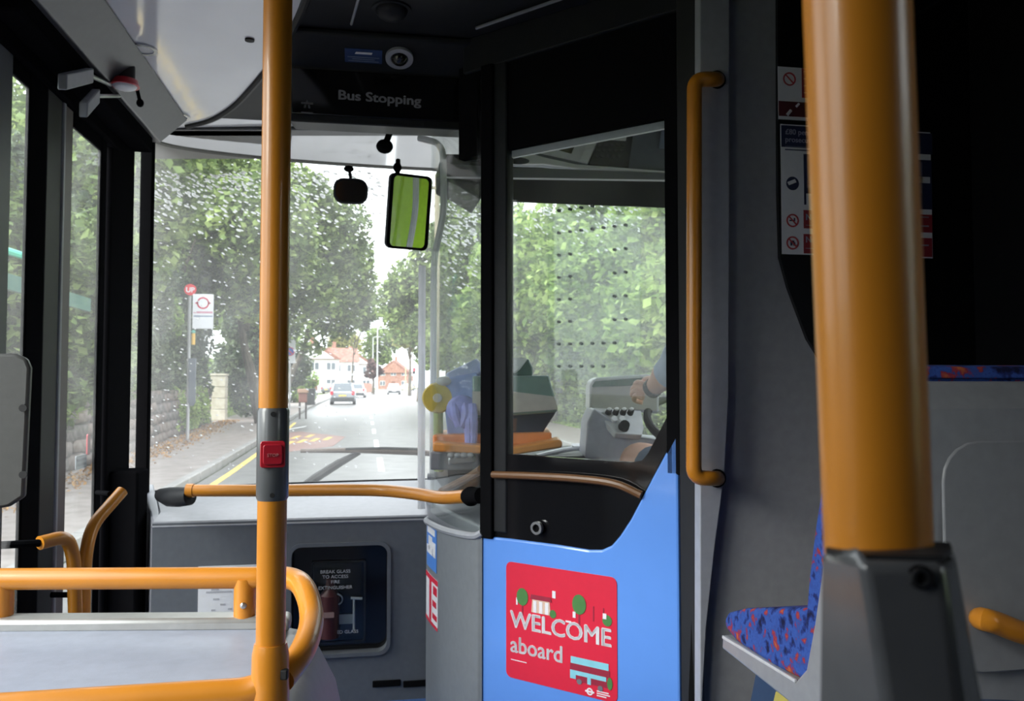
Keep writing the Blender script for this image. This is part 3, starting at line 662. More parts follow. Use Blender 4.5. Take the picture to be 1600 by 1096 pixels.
# yellow rails on the door
h1 = thing('door_handrail', 'slanting yellow handrail on the entrance door, taller of the pair', 'handrail', D(130, 970, 2.35))
pts = [D(191, 768, 2.62), D(143, 822, 2.5), D(133, 870, 2.45), D(130, 975, 2.4), D(130, 1100, 2.4)]
MB().tube(fillet(pts, .09, 6), .0185, 14).build('tube', YEL, h1)
for a, b in ((D(172, 772, 2.6), D(152, 770, 2.75)), (D(128, 930, 2.42), D(80, 930, 2.35))): MB().tube([a, b], .008, 8).build('bracket', BLACK, h1)
h2 = thing('door_handrail', 'short bent yellow handrail on the entrance door, lower of the pair', 'handrail', D(117, 970, 2.3))
pts = [D(62, 849, 2.2), D(104, 838, 2.27), D(115, 868, 2.3), D(118, 975, 2.3), D(118, 1100, 2.3)]
MB().tube(fillet(pts, .05, 6), .0185, 14).build('tube', YEL, h2)
a, b = D(62, 849, 2.2), D(-10, 853, 2.12); MB().tube([a, b], .010, 8).build('bracket', BLACK, h2)
# notice on door glass
c = AX(127, 722, -0.928); nt_ = thing('door_notice', 'small grey printed plate on the entrance door glass', 'notice', c)
MB().plate(c, (0, 1, 0), UZ, rrect(.105, .045, .006), -.002).build('plate', LIGHTG, nt_)
for q in (-.008, .008): MB().plate(c + Vector((.0025, 0, q)), (0, 1, 0), UZ, rrect(.085, .008, .002), .001).build('print_line', INK, nt_)
c = AX(137, 695, -0.928); tag(MB().plate(c, (0, 1, 0), UZ, rrect(.03, .07, .006), .004).build('door_button', REDP), 'small red marker above the grey plate on the door glass', 'marker')
# ------------------------------------------------------------------ near pole at the right
A, B = D(1371.5, 865, .33), D(1338, 0, .33)
ax = (B - A).normalized()
pr_ = thing('grab_pole', 'large yellow grab pole close up rising from grey pedestal', 'pole', A.to_2d().to_3d())
MB().tube([A - ax * .01, A + ax * ((CEIL - A.z) / ax.z)], .0202, 40).build('tube', YEL, pr_)
def ringz(pts): return [D(*p) for p in pts]
r1 = ringz([(1285, 862, .325), (1336, 872, .300), (1346, 880, .295), (1474, 884, .290), (1490, 868, .300), (1492, 858, .36), (1400, 850, .38), (1296, 850, .37)])
r2 = ringz([(1282, 1100, .330), (1366, 1100, .300), (1382, 1102, .292), (1504, 1102, .288), (1535, 1100, .305), (1532, 1090, .37), (1400, 1080, .40), (1290, 1080, .385)])
base = [Vector((b.x + (b.x - a.x) * .3, b.y + (b.y - a.y) * .3, 0.0)) for a, b in zip(r1, r2)]
ped = MB().loft([r1, r2, base]).build('pedestal', mat('pedestal_plastic', (.075, .078, .085), .2, var=.05, scale=60, coat=.35, bump=.05, bscale=400), pr_, bevel=.0035, seg=3)
MB().loft([[D(x, y, d) for x, y, d in ((1290, 866, .322), (1345, 876, .300), (1474, 878, .294), (1488, 866, .305), (1484, 855, .36), (1300, 850, .36))], [D(x, y, d) + UZ * .002 for x, y, d in ((1290, 866, .322), (1345, 876, .300), (1474, 878, .294), (1488, 866, .305), (1484, 855, .36), (1300, 850, .36))]]).build('collar', DARK, pr_)
c = D(1438, 902, .2915); nn = (CAMP - c).normalized(); nn.z = 0
MB().disc(c - nn * .001, nn, .0042, .002, 20).build('screw_recess', BLACK, pr_)
MB().ring(c + nn * .0012, RGT, UZ, circ(.0035, 16), circ(.0022, 16), .0012).build('screw_head', DARK, pr_)
# ------------------------------------------------------------------ seat facing the bulkhead
SXa, SXb = .745, 1.225
def SP(px, py, x=SXa): return AX(px, py, x)
seat = thing('moquette_chair', 'bus seat in blue and red moquette behind the driver bulkhead', 'seat', (.98, 1.5, .3))
def sprof(pts, x0, x1, name, m, bev, sub=0):
    return MB().prism([Vector((x0, p.y, p.z)) for p in (SP(*q) for q in pts)], (x1 - x0, 0, 0)).build(name, m, seat, bevel=bev, seg=4)
sprof([(1133, 985), (1130, 967), (1136, 957), (1160, 951), (1200, 950), (1262, 949), (1256, 1066), (1210, 1044), (1150, 1005)], SXa, SXb, 'cushion', MOQ, .012)
sprof([(1250, 1066), (1254, 1000), (1262, 900), (1272, 820), (1283, 750), (1300, 640), (1312, 580), (1324, 570), (1342, 572), (1345, 600), (1318, 760), (1296, 900), (1284, 1000), (1270, 1060)], SXa, SXb, 'backrest', MOQ, .010)
sprof([(1132, 992), (1247, 1063), (1262, 1046), (1275, 975), (1290, 870), (1318, 660), (1333, 596), (1352, 596), (1372, 640), (1368, 1010), (1360, 1150), (1300, 1150), (1238, 1100), (1130, 1014)], SXa - .004, SXb + .3, 'shell', mat('seat_shell_grey', (.29, .295, .31), .33, coat=.2, bump=.06, bscale=600), .006)
sprof([(1133, 993), (1247, 1062), (1247, 1067), (1133, 998)], SXa - .007, SXa - .002, 'edge_trim', mat('pale_trim', (.6, .6, .62), .3), .001)
tp = [SP(1306, 584), SP(1306, 574), SP(1346, 572), SP(1350, 592)]
MB().prism([Vector((SXa + .02, p.y, p.z)) for p in tp], (SXb + .26 - SXa, 0, 0)).build('headrest_roll', MOQ, seat, bevel=.012, seg=4)
yr = SP(1371, 800).y
p0, p1 = AY(1468, 690, yr), AY(1700, 1040, yr)
MB().plate((p0 + p1) / 2, (1, 0, 0), UZ, rrect(p1.x - p0.x, p0.z - p1.z, .06), .006).build('back_panel', mat('seat_back_panel', (.26, .265, .28), .35, bump=.06, bscale=600), seat, bevel=.003)
p = [SP(1168, 1046), SP(1300, 1046)]
q = SP(1135, 1100); d_ = (q - p[0]); low_ = p[0] + d_ * (p[0].z / -d_.z) * .75
MB().prism([Vector((SXa + .02, v.y, v.z)) for v in (p[0], Vector((0, min(low_.y, 1.80), 0)), Vector((0, p[1].y - .1, 0)), p[1])], (.7, 0, 0)).build('seat_plinth', mat('navy_plinth', (.022, .05, .11), .6), seat)
c = [SP(x, y, SXa + .012) for x, y in ((1212, 1082), (1226, 1072), (1252, 1090), (1262, 1110), (1205, 1110))]
MB().prism(c, (.01, 0, 0)).build('yellow_edge', mat('yellow_edge', (.45, .38, .08), .6), seat)
gh = thing('grab_rail', 'yellow grab handle on the back of the moquette seat', 'handle', AY(1560, 1000, yr))
pts = [AY(1532, 968, yr + .0), AY(1536, 968, yr - .05), AY(1560, 975, yr - .055), AY(1600, 990, yr - .055), AY(1680, 1010, yr - .055), AY(1700, 1010, yr)]
MB().tube(smooth_path(pts, 5), .0165, 14).build('tube', YEL, gh)
# seat cushion in the lower right corner
s2 = thing('navy_chair', 'navy seat cushion edge in the lower corner beside grey pedestal', 'seat', D(1600, 1200, .8))
c = D(1715, 1290, .75)
MB().ell(c, (.10, .20, .085), 24, 12).build('cushion', mat('navy_cloth', (.02, .045, .10), .8), s2)
MB().box(c.x - .09, c.x + .2, c.y - .2, c.y + .2, 0, c.z - .03).build('seat_base', DASH, s2, bevel=.02)
# ------------------------------------------------------------------ stickers on the bulkhead
YS = YB - .014
def BS(px, py, y=YS): return AY(px, py, y)
def rect(mb, x0, y0, x1, y1, y=YS, th=.0012):
    p, q = BS(x0, y0, YS), BS(x1, y1, YS); mb.box(p.x, q.x, y - th, y, q.z, p.z); return mb
up = thing('prohibition_sticker', 'white and maroon prohibition sticker, upper one on the black panel', 'sticker', BS(1240, 190))
rect(MB(), 1215, 104, 1262, 189).build('panel', STWH, up)
rect(MB(), 1252, 107, 1330, 158, YS - .001).build('red_block', MAROON, up); rect(MB(), 1216, 158, 1330, 188, YS - .001).build('photo_block', mat('dark_photo', (.10, .02, .025), .4), up)
rect(MB(), 1262, 104, 1330, 189).build('panel_right', STWH, up)
def nosign(px, py, rad, par, m, inner=None, y=YS - .0012):
    c = BS(px, py); c.y = y; MB().ring(c, (1, 0, 0), UZ, circ(rad), circ(rad * .78), .001).build('ring_sign', m, par)
    MB().obox(c - Vector((0, .0012, 0)), Vector((rad * .62, 0, -rad * .62)), Vector((0, .0004, 0)), Vector((rad * .07, 0, rad * .07))).build('sign_bar', m, par)
    for (u, v, w, h) in inner or []: MB().box(c.x + u * rad, c.x + (u + w) * rad, y - .0008, y, c.z + v * rad, c.z + (v + h) * rad).build('pictogram', NAVY, par)
SIGNR = mat('sign_red', (.50, .06, .07), .5)
nosign(1233, 124, .017, up, SIGNR)
c = BS(1236, 172); c.y = YS - .0022
MB().tube([c + Vector((-.012, 0, -.014)), c + Vector((-.002, 0, -.002))], .004, 8).build('pale_figure', STWH, up); MB().tube([c + Vector((.012, 0, .008)), c + Vector((.02, 0, .016))], .003, 8).build('pale_figure', STWH, up)
for k in range(4): rect(MB(), 1255, 112 + k * 11, 1300, 116 + k * 11, YS - .002).build('print_line', mat('pinkish_print', (.5, .3, .3), .6), up)
lo_ = thing('penalty_sticker', 'tall penalty fare sticker of navy and maroon blocks behind the pole', 'sticker', BS(1338, 404))
rect(MB(), 1219, 194, 1457, 404).build('panel', STWH, lo_)
rect(MB(), 1220, 196, 1456, 242, YS - .001).build('navy_block', NAVY, lo_); rect(MB(), 1255, 241, 1456, 328, YS - .001).build('navy_block', NAVY, lo_)
rect(MB(), 1255, 328.5, 1456, 364, YS - .001).build('maroon_block', MAROON, lo_); rect(MB(), 1255, 366, 1456, 402, YS - .001).build('maroon_block', MAROON, lo_)
LILAC = mat('pale_lilac_print', (.33, .34, .45), .5)
for s_, px, py, sz in (('£80 penalty fare or', 1226, 210, .019), ('prosecution', 1226, 222, .019)): text(s_, sz, BS(px, py, YS) + Vector((0, -.0024, 0)), (1, 0, 0), UZ, LILAC, lo_, off=.01)
for k in range(2): rect(MB(), 1226, 230 + k * 5, 1300, 232 + k * 5, YS - .002).build('print_line', mat('dim_lilac', (.1, .11, .18), .6), lo_)
for k in range(7): rect(MB(), 1260, 252 + k * 7, 1440, 254 + k * 7, YS - .002).build('print_line', mat('dim_lilac', (.1, .11, .18), .6), lo_)
rect(MB(), 1259, 303, 1290, 322, YS - .002).build('white_box', STWH, lo_); rect(MB(), 1400, 275, 1452, 287, YS - .002).build('white_box', STWH, lo_)
for s_, py in (('No', 344), ('No', 379)): text(s_, .021, BS(1258, py, YS) + Vector((0, -.0024, 0)), (1, 0, 0), UZ, LILAC, lo_, off=.02)
rect(MB(), 1258, 352, 1300, 354, YS - .002).build('print_line', LILAC, lo_); rect(MB(), 1258, 388, 1300, 390, YS - .002).build('print_line', LILAC, lo_)
for py in (338, 352, 382): rect(MB(), 1420, py, 1450, py + 3, YS - .002).build('print_line', LILAC, lo_)
c = BS(1238, 287); c.y = YS - .0002
MB().disc(c, (0, -1, 0), .017, .0012).build('navy_disc', NAVY, lo_)
MB().obox(c + Vector((-.002, -.0016, .003)), Vector((.010, 0, .004)), Vector((0, .0005, 0)), Vector((-.002, 0, .004))).build('card_figure', STWH, lo_)
nosign(1238, 345, .0165, lo_, SIGNR, [(-.5, -.1, .9, .2), (.2, .1, .2, .3)]); nosign(1238, 380, .0165, lo_, SIGNR, [(-.35, -.4, .3, .7), (.1, -.4, .3, .5), (-.15, .1, .4, .25)])
# ------------------------------------------------------------------ WELCOME aboard sticker on the cab door
p00, p10, p11, p01 = DP(792, 876, -.001), DP(965, 905, -.001), DP(963, 1100, -.001), DP(791, 1057, -.001)
cen = (p00 + p10 + p11 + p01) / 4; wd = (p10 - p00).length; ht = ((p00 - p01).length + (p10 - p11).length) / 2
wl_ = thing('welcome_sticker', 'red WELCOME aboard sticker on the light blue cab door', 'sticker', cen - UZ * ht / 2)
MB().plate(cen + DN * .0005, DT, UZ, rrect(wd, ht, .018), -.0015 * -1).build('panel', STRED, wl_)
def W(u, v, o=.0012): return cen + DT * (u * wd) + UZ * (v * ht) - DN * o
SK = mat('sticker_pink_white', (.82, .80, .86), .4)
text('WELCOME', .066, W(-.455, -.062, .0018), DT, UZ, SK, wl_, bold=.05, name='welcome_lettering')
text('aboard', .064, W(-.455, -.275, .0018), DT, UZ, SK, wl_, bold=.03, name='aboard_lettering')
def fit(o, u0, u1):
    xs = [(v.co + wl(wl_) - cen).dot(DT) for v in o.data.vertices]; a, b = min(xs), max(xs); k = (u1 - u0) * wd / (b - a)
    for v in o.data.vertices:
        d = (v.co + wl(wl_) - cen).dot(DT); v.co = v.co + DT * (u0 * wd + (d - a) * k - d)
for o in list(wl_.children):
    if o.name.startswith('welcome_lett'): fit(o, -.46, .455)
    if o.name.startswith('aboard_lett'): fit(o, -.455, .03)
GRN = mat('print_green', (.07, .22, .06), .5); CYA = mat('print_cyan', (.25, .62, .75), .5); DRED = mat('print_dark_red', (.33, .02, .05), .5); TAN_ = mat('print_tan', (.72, .50, .40), .5)
def blob(u, v, ru, rv, m, nm, o=.0016): MB().plate(W(u, v, o), DT, UZ, circ(rv * ht, 18, ru * wd), .0006).build(nm, m, wl_)
def bar(u0, u1, v0, v1, m, nm, o=.0016, sk=0.0): MB().plate(W((u0 + u1) / 2, (v0 + v1) / 2, o), DT, UZ, [((u0 - u1) / 2 * wd, (v0 - v1) / 2 * ht), ((u1 - u0) / 2 * wd, (v0 - v1) / 2 * ht), ((u1 - u0) / 2 * wd - sk, (v1 - v0) / 2 * ht), ((u0 - u1) / 2 * wd + sk, (v1 - v0) / 2 * ht)], .0006).build(nm, m, wl_)
for u, v, s_ in ((-.34, .215, 1), (.18, .235, 1.1)):
    bar(u - .006, u + .006, v - .16 * s_, v, DRED, 'printed_trunk'); blob(u, v, .055 * s_, .075 * s_, GRN, 'printed_crown', .0020)
blob(-.055, .115, .03, .035, GRN, 'printed_bush'); blob(.42, .145, .04, .045, GRN, 'printed_bush', .0020)
bar(-.255, -.075, .10, .22, TAN_, 'printed_shelter', sk=.004); bar(-.265, -.065, .21, .25, DRED, 'printed_shelter_roof', .0021, sk=.003)
for k in range(3): bar(-.235 + k * .055, -.205 + k * .055, .10, .2, SK, 'printed_shelter_post', .0023)
bar(-.06, -.03, .25, .31, SK, 'printed_stop_flag'); bar(.125, .15, .12, .17, SK, 'printed_figure', .0024); bar(-.40, -.385, .14, .2, SK, 'printed_figure', .0018); bar(.385, .415, .155, .20, SK, 'printed_figure', .0028); bar(.06, .11, .07, .085, SK, 'printed_figure')
for u in (.30, .385): bar(u, u + .008, .12, .24, DRED, 'printed_post')
bar(.105, .43, -.255, -.20, CYA, 'printed_bus_window'); bar(.10, .44, -.315, -.255, DRED, 'printed_bus_body'); bar(.105, .41, -.345, -.31, CYA, 'printed_bus_window', .0021); bar(.10, .15, -.38, -.31, CYA, 'printed_bus_window', .0022); bar(.25, .28, -.40, -.31, CYA, 'printed_bus_window', .0022)
bar(.15, .44, -.395, -.345, DRED, 'printed_bus_body'); blob(.18, -.395, .022, .022, INK, 'printed_wheel', .0022); blob(.36, -.41, .022, .022, INK, 'printed_wheel', .0022); blob(.44, -.355, .022, .05, GRN, 'printed_bush', .0022)
c = W(.27, -.455, .0014); MB().ring(c, DT, UZ, circ(.030 * ht * 1.0), circ(.018 * ht), .001).build('roundel_ring', SK, wl_); MB().plate(c - DN * .0004, DT, UZ, rrect(.085 * ht, .014 * ht, .001), .001).build('roundel_bar', SK, wl_)
for k, s_ in enumerate(('MAYOR OF LONDON', 'TRANSPORT', 'FOR LONDON')): 
    bar(.33, .33 + (.10, .11, .08)[k], -.440 - k * .018, -.431 - k * .018, SK, 'fine_print')
bar(-.45, -.30, -.345, -.338, SK, 'fine_print')
# ------------------------------------------------------------------ mirrors
m1 = thing('interior_mirror', 'small dark rounded rectangular mirror hanging at the windscreen top', 'mirror', D(549, 300, 3.55))
c = D(548, 299, 3.55); mn = (CAMP - c).normalized(); mx_ = UZ.cross(mn).normalized(); my = mn.cross(mx_)
MIRR = mat('mirror_glass', (.75, .77, .78), .02, metal=1.0, var=.01)
MB().plate(c, mx_, my, rrect(.145, .108, .042), .025).build('housing', DARK, m1, bevel=.008)
mn2 = Vector((-.10, -1, -.5)).normalized()
MB().plate(c + mn * .026, mx_, my, rrect(.122, .088, .036), .002).build('glass', mat('dim_mirror', (.10, .09, .085), .08, metal=.8), m1)
zc = AZ(545, 262, 2.165)
MB().tube([c + my * .05 - mn * -.01, D(545, 268, 3.55) + UZ * .02], .007, 8).build('stem', DARK, m1)
MB().ell(D(545, 264, 3.55), (.022, .022, .014)).build('mount', BLACK, m1)
m2 = thing('driver_mirror', 'tall black framed mirror by the clear screen showing lime green', 'mirror', D(640, 392, 3.1))
cor = [D(612, 272, 3.05), D(677, 278, 3.11), D(664, 391, 3.09), D(603, 387, 3.03)]
xd = ((cor[1] - cor[0]) + (cor[2] - cor[3])); wd2 = xd.length / 2; xd.normalize()
yd = ((cor[0] - cor[3]) + (cor[1] - cor[2])); ht2 = yd.length / 2; yd.normalize(); nd = xd.cross(yd).normalized(); yd = nd.cross(xd)
c = sum(cor, Vector()) / 4
VC = Vector((1.04, 1.975, 1.56)); gn = ((CAMP - c).normalized() + (VC - c).normalized()).normalized(); gx = yd.cross(gn).normalized(); gy = gn.cross(gx); wd2 *= 1.05; nd, xd, yd = gn, gx, gy
MB().plate(c - nd * .028, xd, yd, rrect(wd2, ht2, .022), .03).build('housing', DARK, m2, bevel=.006)
MB().ring(c + nd * .001, xd, yd, rrect(wd2, ht2, .022), rrect(wd2 * .86, ht2 * .93, .016), .006).build('frame', BLACK, m2)
MB().plate(c + nd * .002, gx, gy, rrect(wd2 * .87, ht2 * .935, .016), .001).build('glass', MIRR, m2)
MB().tube([D(622, 276, 3.12) - nd * .01, D(622, 258, 3.12), D(622, 250, 3.13)], .009, 8).build('stem', BLACK, m2)
MB().ell(D(621, 262, 3.12), (.016, .016, .02)).build('mount', BLACK, m2)
MIRC, MIRN = c, nd
shd = [D(590, 222, 3.05), D(610, 216, 3.1)]
tag(MB().ell(D(601, 229, 3.15), (.032, .04, .026), 16, 10).tube([D(601, 229, 3.15), D(610, 205, 3.15)], .012, 8).build('ceiling_stud', BLACK), 'black round knob under the header above the tall mirror', 'knob')
# ------------------------------------------------------------------ driver's cab
cabf = thing('cab_floor', None, None, (1.0, 2.9, 0), kind=S)
MB().prism([(.36 + .06, 2.45, .30), (.9, 1.98, .30), (1.53, 1.98, .30), (1.53, 3.6, .30), (.3, 3.75, .30), (.28, 3.1, .30)], UZ * -.3).build('platform', BLACK, cabf)
cd = thing('cab_dash', 'dark driver dashboard ledge under the windscreen inside the cab', 'dashboard', (1.0, 3.4, .7))
mb = MB(); rings = []
for i in range(13):
    x = .30 + (1.5 - .30) * i / 12; yf = wy(x) - .01; yn = 3.15 - .10 * math.sin(i / 12 * math.pi); zt_ = .875
    rings.append([Vector((x, yn, .72)), Vector((x, yn, zt_ - .03)), Vector((x, yn + .03, zt_)), Vector((x, yf, zt_ - .02)), Vector((x, yf, .6)), Vector((x, yn + .2, .5))])
mb.loft(rings).build('ledge', DARK, cd)
p, q = D(842, 712, 3.2), D(912, 708, 3.3)
MB().tube(smooth_path([D(838, 714, 3.16), D(880, 704, 3.3), D(916, 700, 3.4), D(960, 706, 3.4)], 5), .010, 8).build('ledge_highlight', LIGHTG, cd)  # pale tube stands in for the highlight along the dark ledge
MB().plate(D(905, 697, 3.25), (1, 0, 0), Vector((0, .9, .3)).normalized(), rrect(.06, .03, .008), .004).build('pale_tag', STWH, cd)
# ticket machine on an orange tray
tray = thing('cash_tray', 'orange tray ledge beneath the ticket machine', 'tray', D(780, 712, 2.75))
ORG = mat('orange_tray', (.80, .27, .08), .4, coat=.2); ORG2 = mat('amber_tray', (.72, .29, .07), .4, coat=.2)
def fr_prism(pts, d0, d1, name, m, par, bev=.006, smooth=True):
    return MB().loft([[D(x, y, d0) for x, y in pts], [D(x, y, d0) + FWDH * (d1 - d0) for x, y in pts]]).build(name, m, par, bevel=bev, smooth=smooth)
FWDH = Vector((sy, cy, 0))
fr_prism([(676, 680), (862, 676), (862, 692), (676, 706)], 2.85, 3.15, 'rear_lip', ORG, tray)
fr_prism([(676, 692), (800, 700), (875, 687), (879, 692), (878, 700), (800, 712), (676, 706)], 2.74, 2.90, 'front_lip', ORG2, tray)
fr_prism([(672, 706), (790, 712), (790, 735), (672, 735)], 2.80, 3.2, 'tray_base', MID, tray)
tm = thing('ticket_machine', 'blue grey ticket machine on orange tray behind the cab glass', 'ticket machine', D(780, 690, 2.95))
TMB = mat('machine_blue', (.30, .40, .78), .4); TMG = mat('machine_green_grey', (.16, .26, .24), .3, coat=.4); TMN = mat('machine_navy', (.02, .025, .05), .4)
fr_prism([(690, 592), (745, 582), (752, 600), (748, 690), (700, 690)], 2.92, 3.10, 'blue_side', TMB, tm)
fr_prism([(696, 584), (745, 560), (752, 572), (750, 592), (698, 592)], 2.95, 3.15, 'blue_hood', mat('machine_pale_blue', (.45, .52, .78), .3), tm)
fr_prism([(738, 588), (858, 587), (872, 640), (869, 645), (738, 654)], 2.86, 3.05, 'sloping_top', TMG, tm)
fr_prism([(738, 612), (800, 612), (866, 620), (872, 640), (738, 650)], 2.855, 2.862, 'pale_face', mat('machine_taupe', (.5, .47, .45), .35), tm, bev=0)
fr_prism([(740, 652), (869, 644), (862, 655), (838, 692), (740, 692)], 2.90, 3.08, 'lower_body', TMN, tm)
fr_prism([(750, 562), (815, 559), (825, 561), (812, 578), (806, 583), (750, 583)], 2.92, 3.08, 'printer_lid', STWH, tm)
fr_prism([(812, 562), (826, 561), (832, 575), (832, 588), (800, 588)], 2.93, 3.08, 'lid_side', mat('machine_green', (.05, .12, .10), .4), tm)
fr_prism([(792, 655), (808, 654), (806, 680), (792, 680)], 2.895, 2.902, 'brown_slot', mat('slot_brown', (.12, .05, .04), .5), tm, bev=0)
rd = thing('card_reader', 'round yellow card reader target at edge of the clear screen', 'card reader', D(684, 640, 2.93))
c = D(684, 622, 2.93); MB().tube([c, c - FWDH * .012], [.055, .05], 28).build('yellow_disc', mat('reader_yellow', (.66, .50, .10), .4), rd)
MB().disc(c - FWDH * .012, -FWDH, .016, .006, 16).build('white_centre', STWH, rd)
MB().ell(D(694, 596, 2.93), (.03, .025, .018)).build('reader_top', STWH, rd)
MB().tube([c + FWDH * .01, c + FWDH * .03 - UZ * .16, c + FWDH * .05 - UZ * .26], .018, 10).build('post', mat('lime_post', (.40, .52, .14), .5), rd)
# crumpled blue bag (gloves)
rng = random.Random(5)
gl = thing('blue_gloves', 'crumpled violet blue gloves hanging in front of ticket machine', 'gloves', D(722, 690, 2.85))
GLV = mat('nitrile_blue', (.33, .36, .88), .45, var=.15, scale=30)
for k in range(9):
    px, py = 706 + rng.random() * 34, 632 + rng.random() * 30; a = D(px, py, 2.86); b = D(px + rng.uniform(-10, 10), py + 30 + rng.random() * 18, 2.84)
    m_ = a.lerp(b, .5) + Vector((rng.uniform(-.01, .01), -.01, 0))
    MB().tube(smooth_path([a, m_, b], 4), [.020] * 3 + [.016] * 4 + [.013] * 2 if False else .0165, 9).build('glove_finger', GLV, gl)
MB().ell(D(722, 640, 2.87), (.055, .03, .05), 14, 9).build('glove_palm', GLV, gl)
fr_prism([(700, 714), (744, 714), (742, 724), (700, 728)], 2.74, 2.78, 'coin_rack', STEEL, tray)
for k in range(4): MB().ell(D(705 + k * 10, 712, 2.74), (.014, .014, .010), 10, 6).build('coin_cup', LIGHTG, tray)
# control binnacle
bn = thing('control_binnacle', 'pale grey driver control binnacle with knobs and hooded display', 'control panel', D(960, 715, 3.0))
fr_prism([(928, 638), (1000, 684), (1060, 690), (1062, 725), (955, 722), (914, 716), (918, 660)], 2.98, 3.25, 'binnacle_body', mat('binnacle_grey', (.42, .43, .5), .4), bn)
fp = [D(927, 637, 3.06), D(1000, 641, 3.12), D(1005, 660, 3.04), D(1002, 678, 2.97), D(960, 676, 2.95)]
n_ = (fp[1] - fp[0]).cross(fp[3] - fp[0]).normalized()
if n_.dot(CAMP - fp[0]) < 0: n_ = -n_
MB().prism([p - n_ * .0 for p in [D(927, 637, 3.03), D(1002, 642, 3.08), D(1006, 668, 3.0), D(1003, 680, 2.96), D(962, 677, 2.93)]], Vector((0, .02, -.02))).build('control_face', mat('pale_face_plate', (.62, .63, .66), .3), bn, bevel=.004)
for k in range(4):
    c = D(950 + k * 11.5, 646, 3.02); MB().tube([c, c + Vector((0, -.02, .012))], [.012, .010], 12).build('rotary_switch', BLACK, bn); 
    MB().ell(c + Vector((0, -.018, .016)), (.009, .008, .006), 10, 6).build('switch_cap', STWH, bn)
for px in (959, 971): c = D(px, 657, 2.985); MB().tube([c, c + Vector((0, -.012, .008))], .011, 12).build('white_button', STWH, bn)
c = D(974, 668, 2.96); MB().tube([c, c + Vector((0, -.022, .012))], [.02, .017], 14).build('black_knob', BLACK, bn)
hp = [(922, 602), (926, 593), (934, 590), (1010, 585), (1030, 588), (1030, 646), (921, 641)]
fr_prism(hp, 3.12, 3.3, 'display_hood', mat('hood_grey', (.5, .51, .54), .35), bn, bev=.01)
fr_prism([(925, 604), (930, 596), (1010, 590), (1026, 592), (1026, 601), (926, 605)], 3.112, 3.12, 'hood_band', mat('hood_green', (.05, .12, .09), .25), bn, bev=0)
fr_prism([(925, 606), (1026, 602), (1026, 642), (924, 638)], 3.112, 3.12, 'display_face', mat('display_taupe', (.45, .43, .42), .3), bn, bev=0)
# steering wheel
sw = thing('steering_wheel', 'black steering wheel partly hidden behind cab door frame', 'steering wheel', (1.25, 3.0, .8))
wc, wn = Vector((1.235, 2.9, 1.0)), Vector((0, -.45, .9)).normalized(); wx = Vector((1, 0, 0)); wy_ = wn.cross(wx)
ringp = [wc + (wx * math.cos(a) + wy_ * math.sin(a)) * .225 for a in [2 * math.pi * i / 40 for i in range(41)]]
MB().tube(ringp, .015, 10, cap=False).build('rim', RUB, sw)
for a in (200, 340, 90): MB().tube([wc, wc + (wx * math.cos(R(a)) + wy_ * math.sin(R(a))) * .22], .012, 8).build('spoke', RUB, sw)
MB().disc(wc - wn * .03, wn, .06, .05, 20).build('hub', RUB, sw)
MB().tube([wc - wn * .03, Vector((1.235, 3.2, .7)), Vector((1.235, 3.3, .32))], .04, 12).build('column', BLACK, sw)
# driver seat
dsn = thing('driver_chair', 'black driver seat hidden behind the bulkhead', 'seat', (1.18, 2.3, .3))
MB().box(.95, 1.41, 2.12, 2.58, .64, .74).build('cushion', mat('black_cloth', (.02, .02, .025), .9), dsn, bevel=.03)
MB().prism([(.96, 2.06, .72), (.96, 2.15, .72), (.96, 2.12, 1.18), (.96, 2.04, 1.18)], (.44, 0, 0)).build('backrest', mat('black_cloth', (.02, .02, .025), .9), dsn, bevel=.03)
MB().box(1.05, 1.31, 2.2, 2.5, .30, .64).build('pedestal', BLACK, dsn, bevel=.01)
# hi-vis vest hung inside the cab
HVY = mat('hivis_yellow', (.80, .85, .04), .7)
hv = thing('safety_vest', 'lime yellow safety vest hanging on a hook inside the cab', 'vest', (1.2, 2.0, 1.1))
vv = [(-.22, -.55), (.22, -.55), (.23, .10), (.14, .18), (.17, .30), (.08, .32), (0, .14), (-.08, .32), (-.17, .30), (-.14, .18), (-.23, .10)]
HV = mat('hivis_lime', (.55, .90, .04), .7)
vc = Vector((1.08, 1.975, 1.70))
MB().plate(vc, (1, 0, 0), UZ, vv, -.018).build('cloth', HV, hv, smooth=False)
for z in (-.38, -.20): MB().plate(vc + UZ * z + Vector((0, .0005, 0)), (-1, 0, 0), UZ, rrect(.452, .05, .002), .003).build('silver_band', mat('silver_tape', (.6, .6, .6), .4), hv)
MB().plate(vc + Vector((-.10, .0005, -.12)), (-1, 0, 0), UZ, rrect(.05, .80, .002), .002).build('yellow_band', HVY, hv)
MB().tube([vc + UZ * .30 + Vector((0, -.03, 0)), vc + UZ * .30 + Vector((0, .02, 0)), vc + UZ * .33 + Vector((0, .02, 0))], .006, 8).build('hook', STEEL, hv)
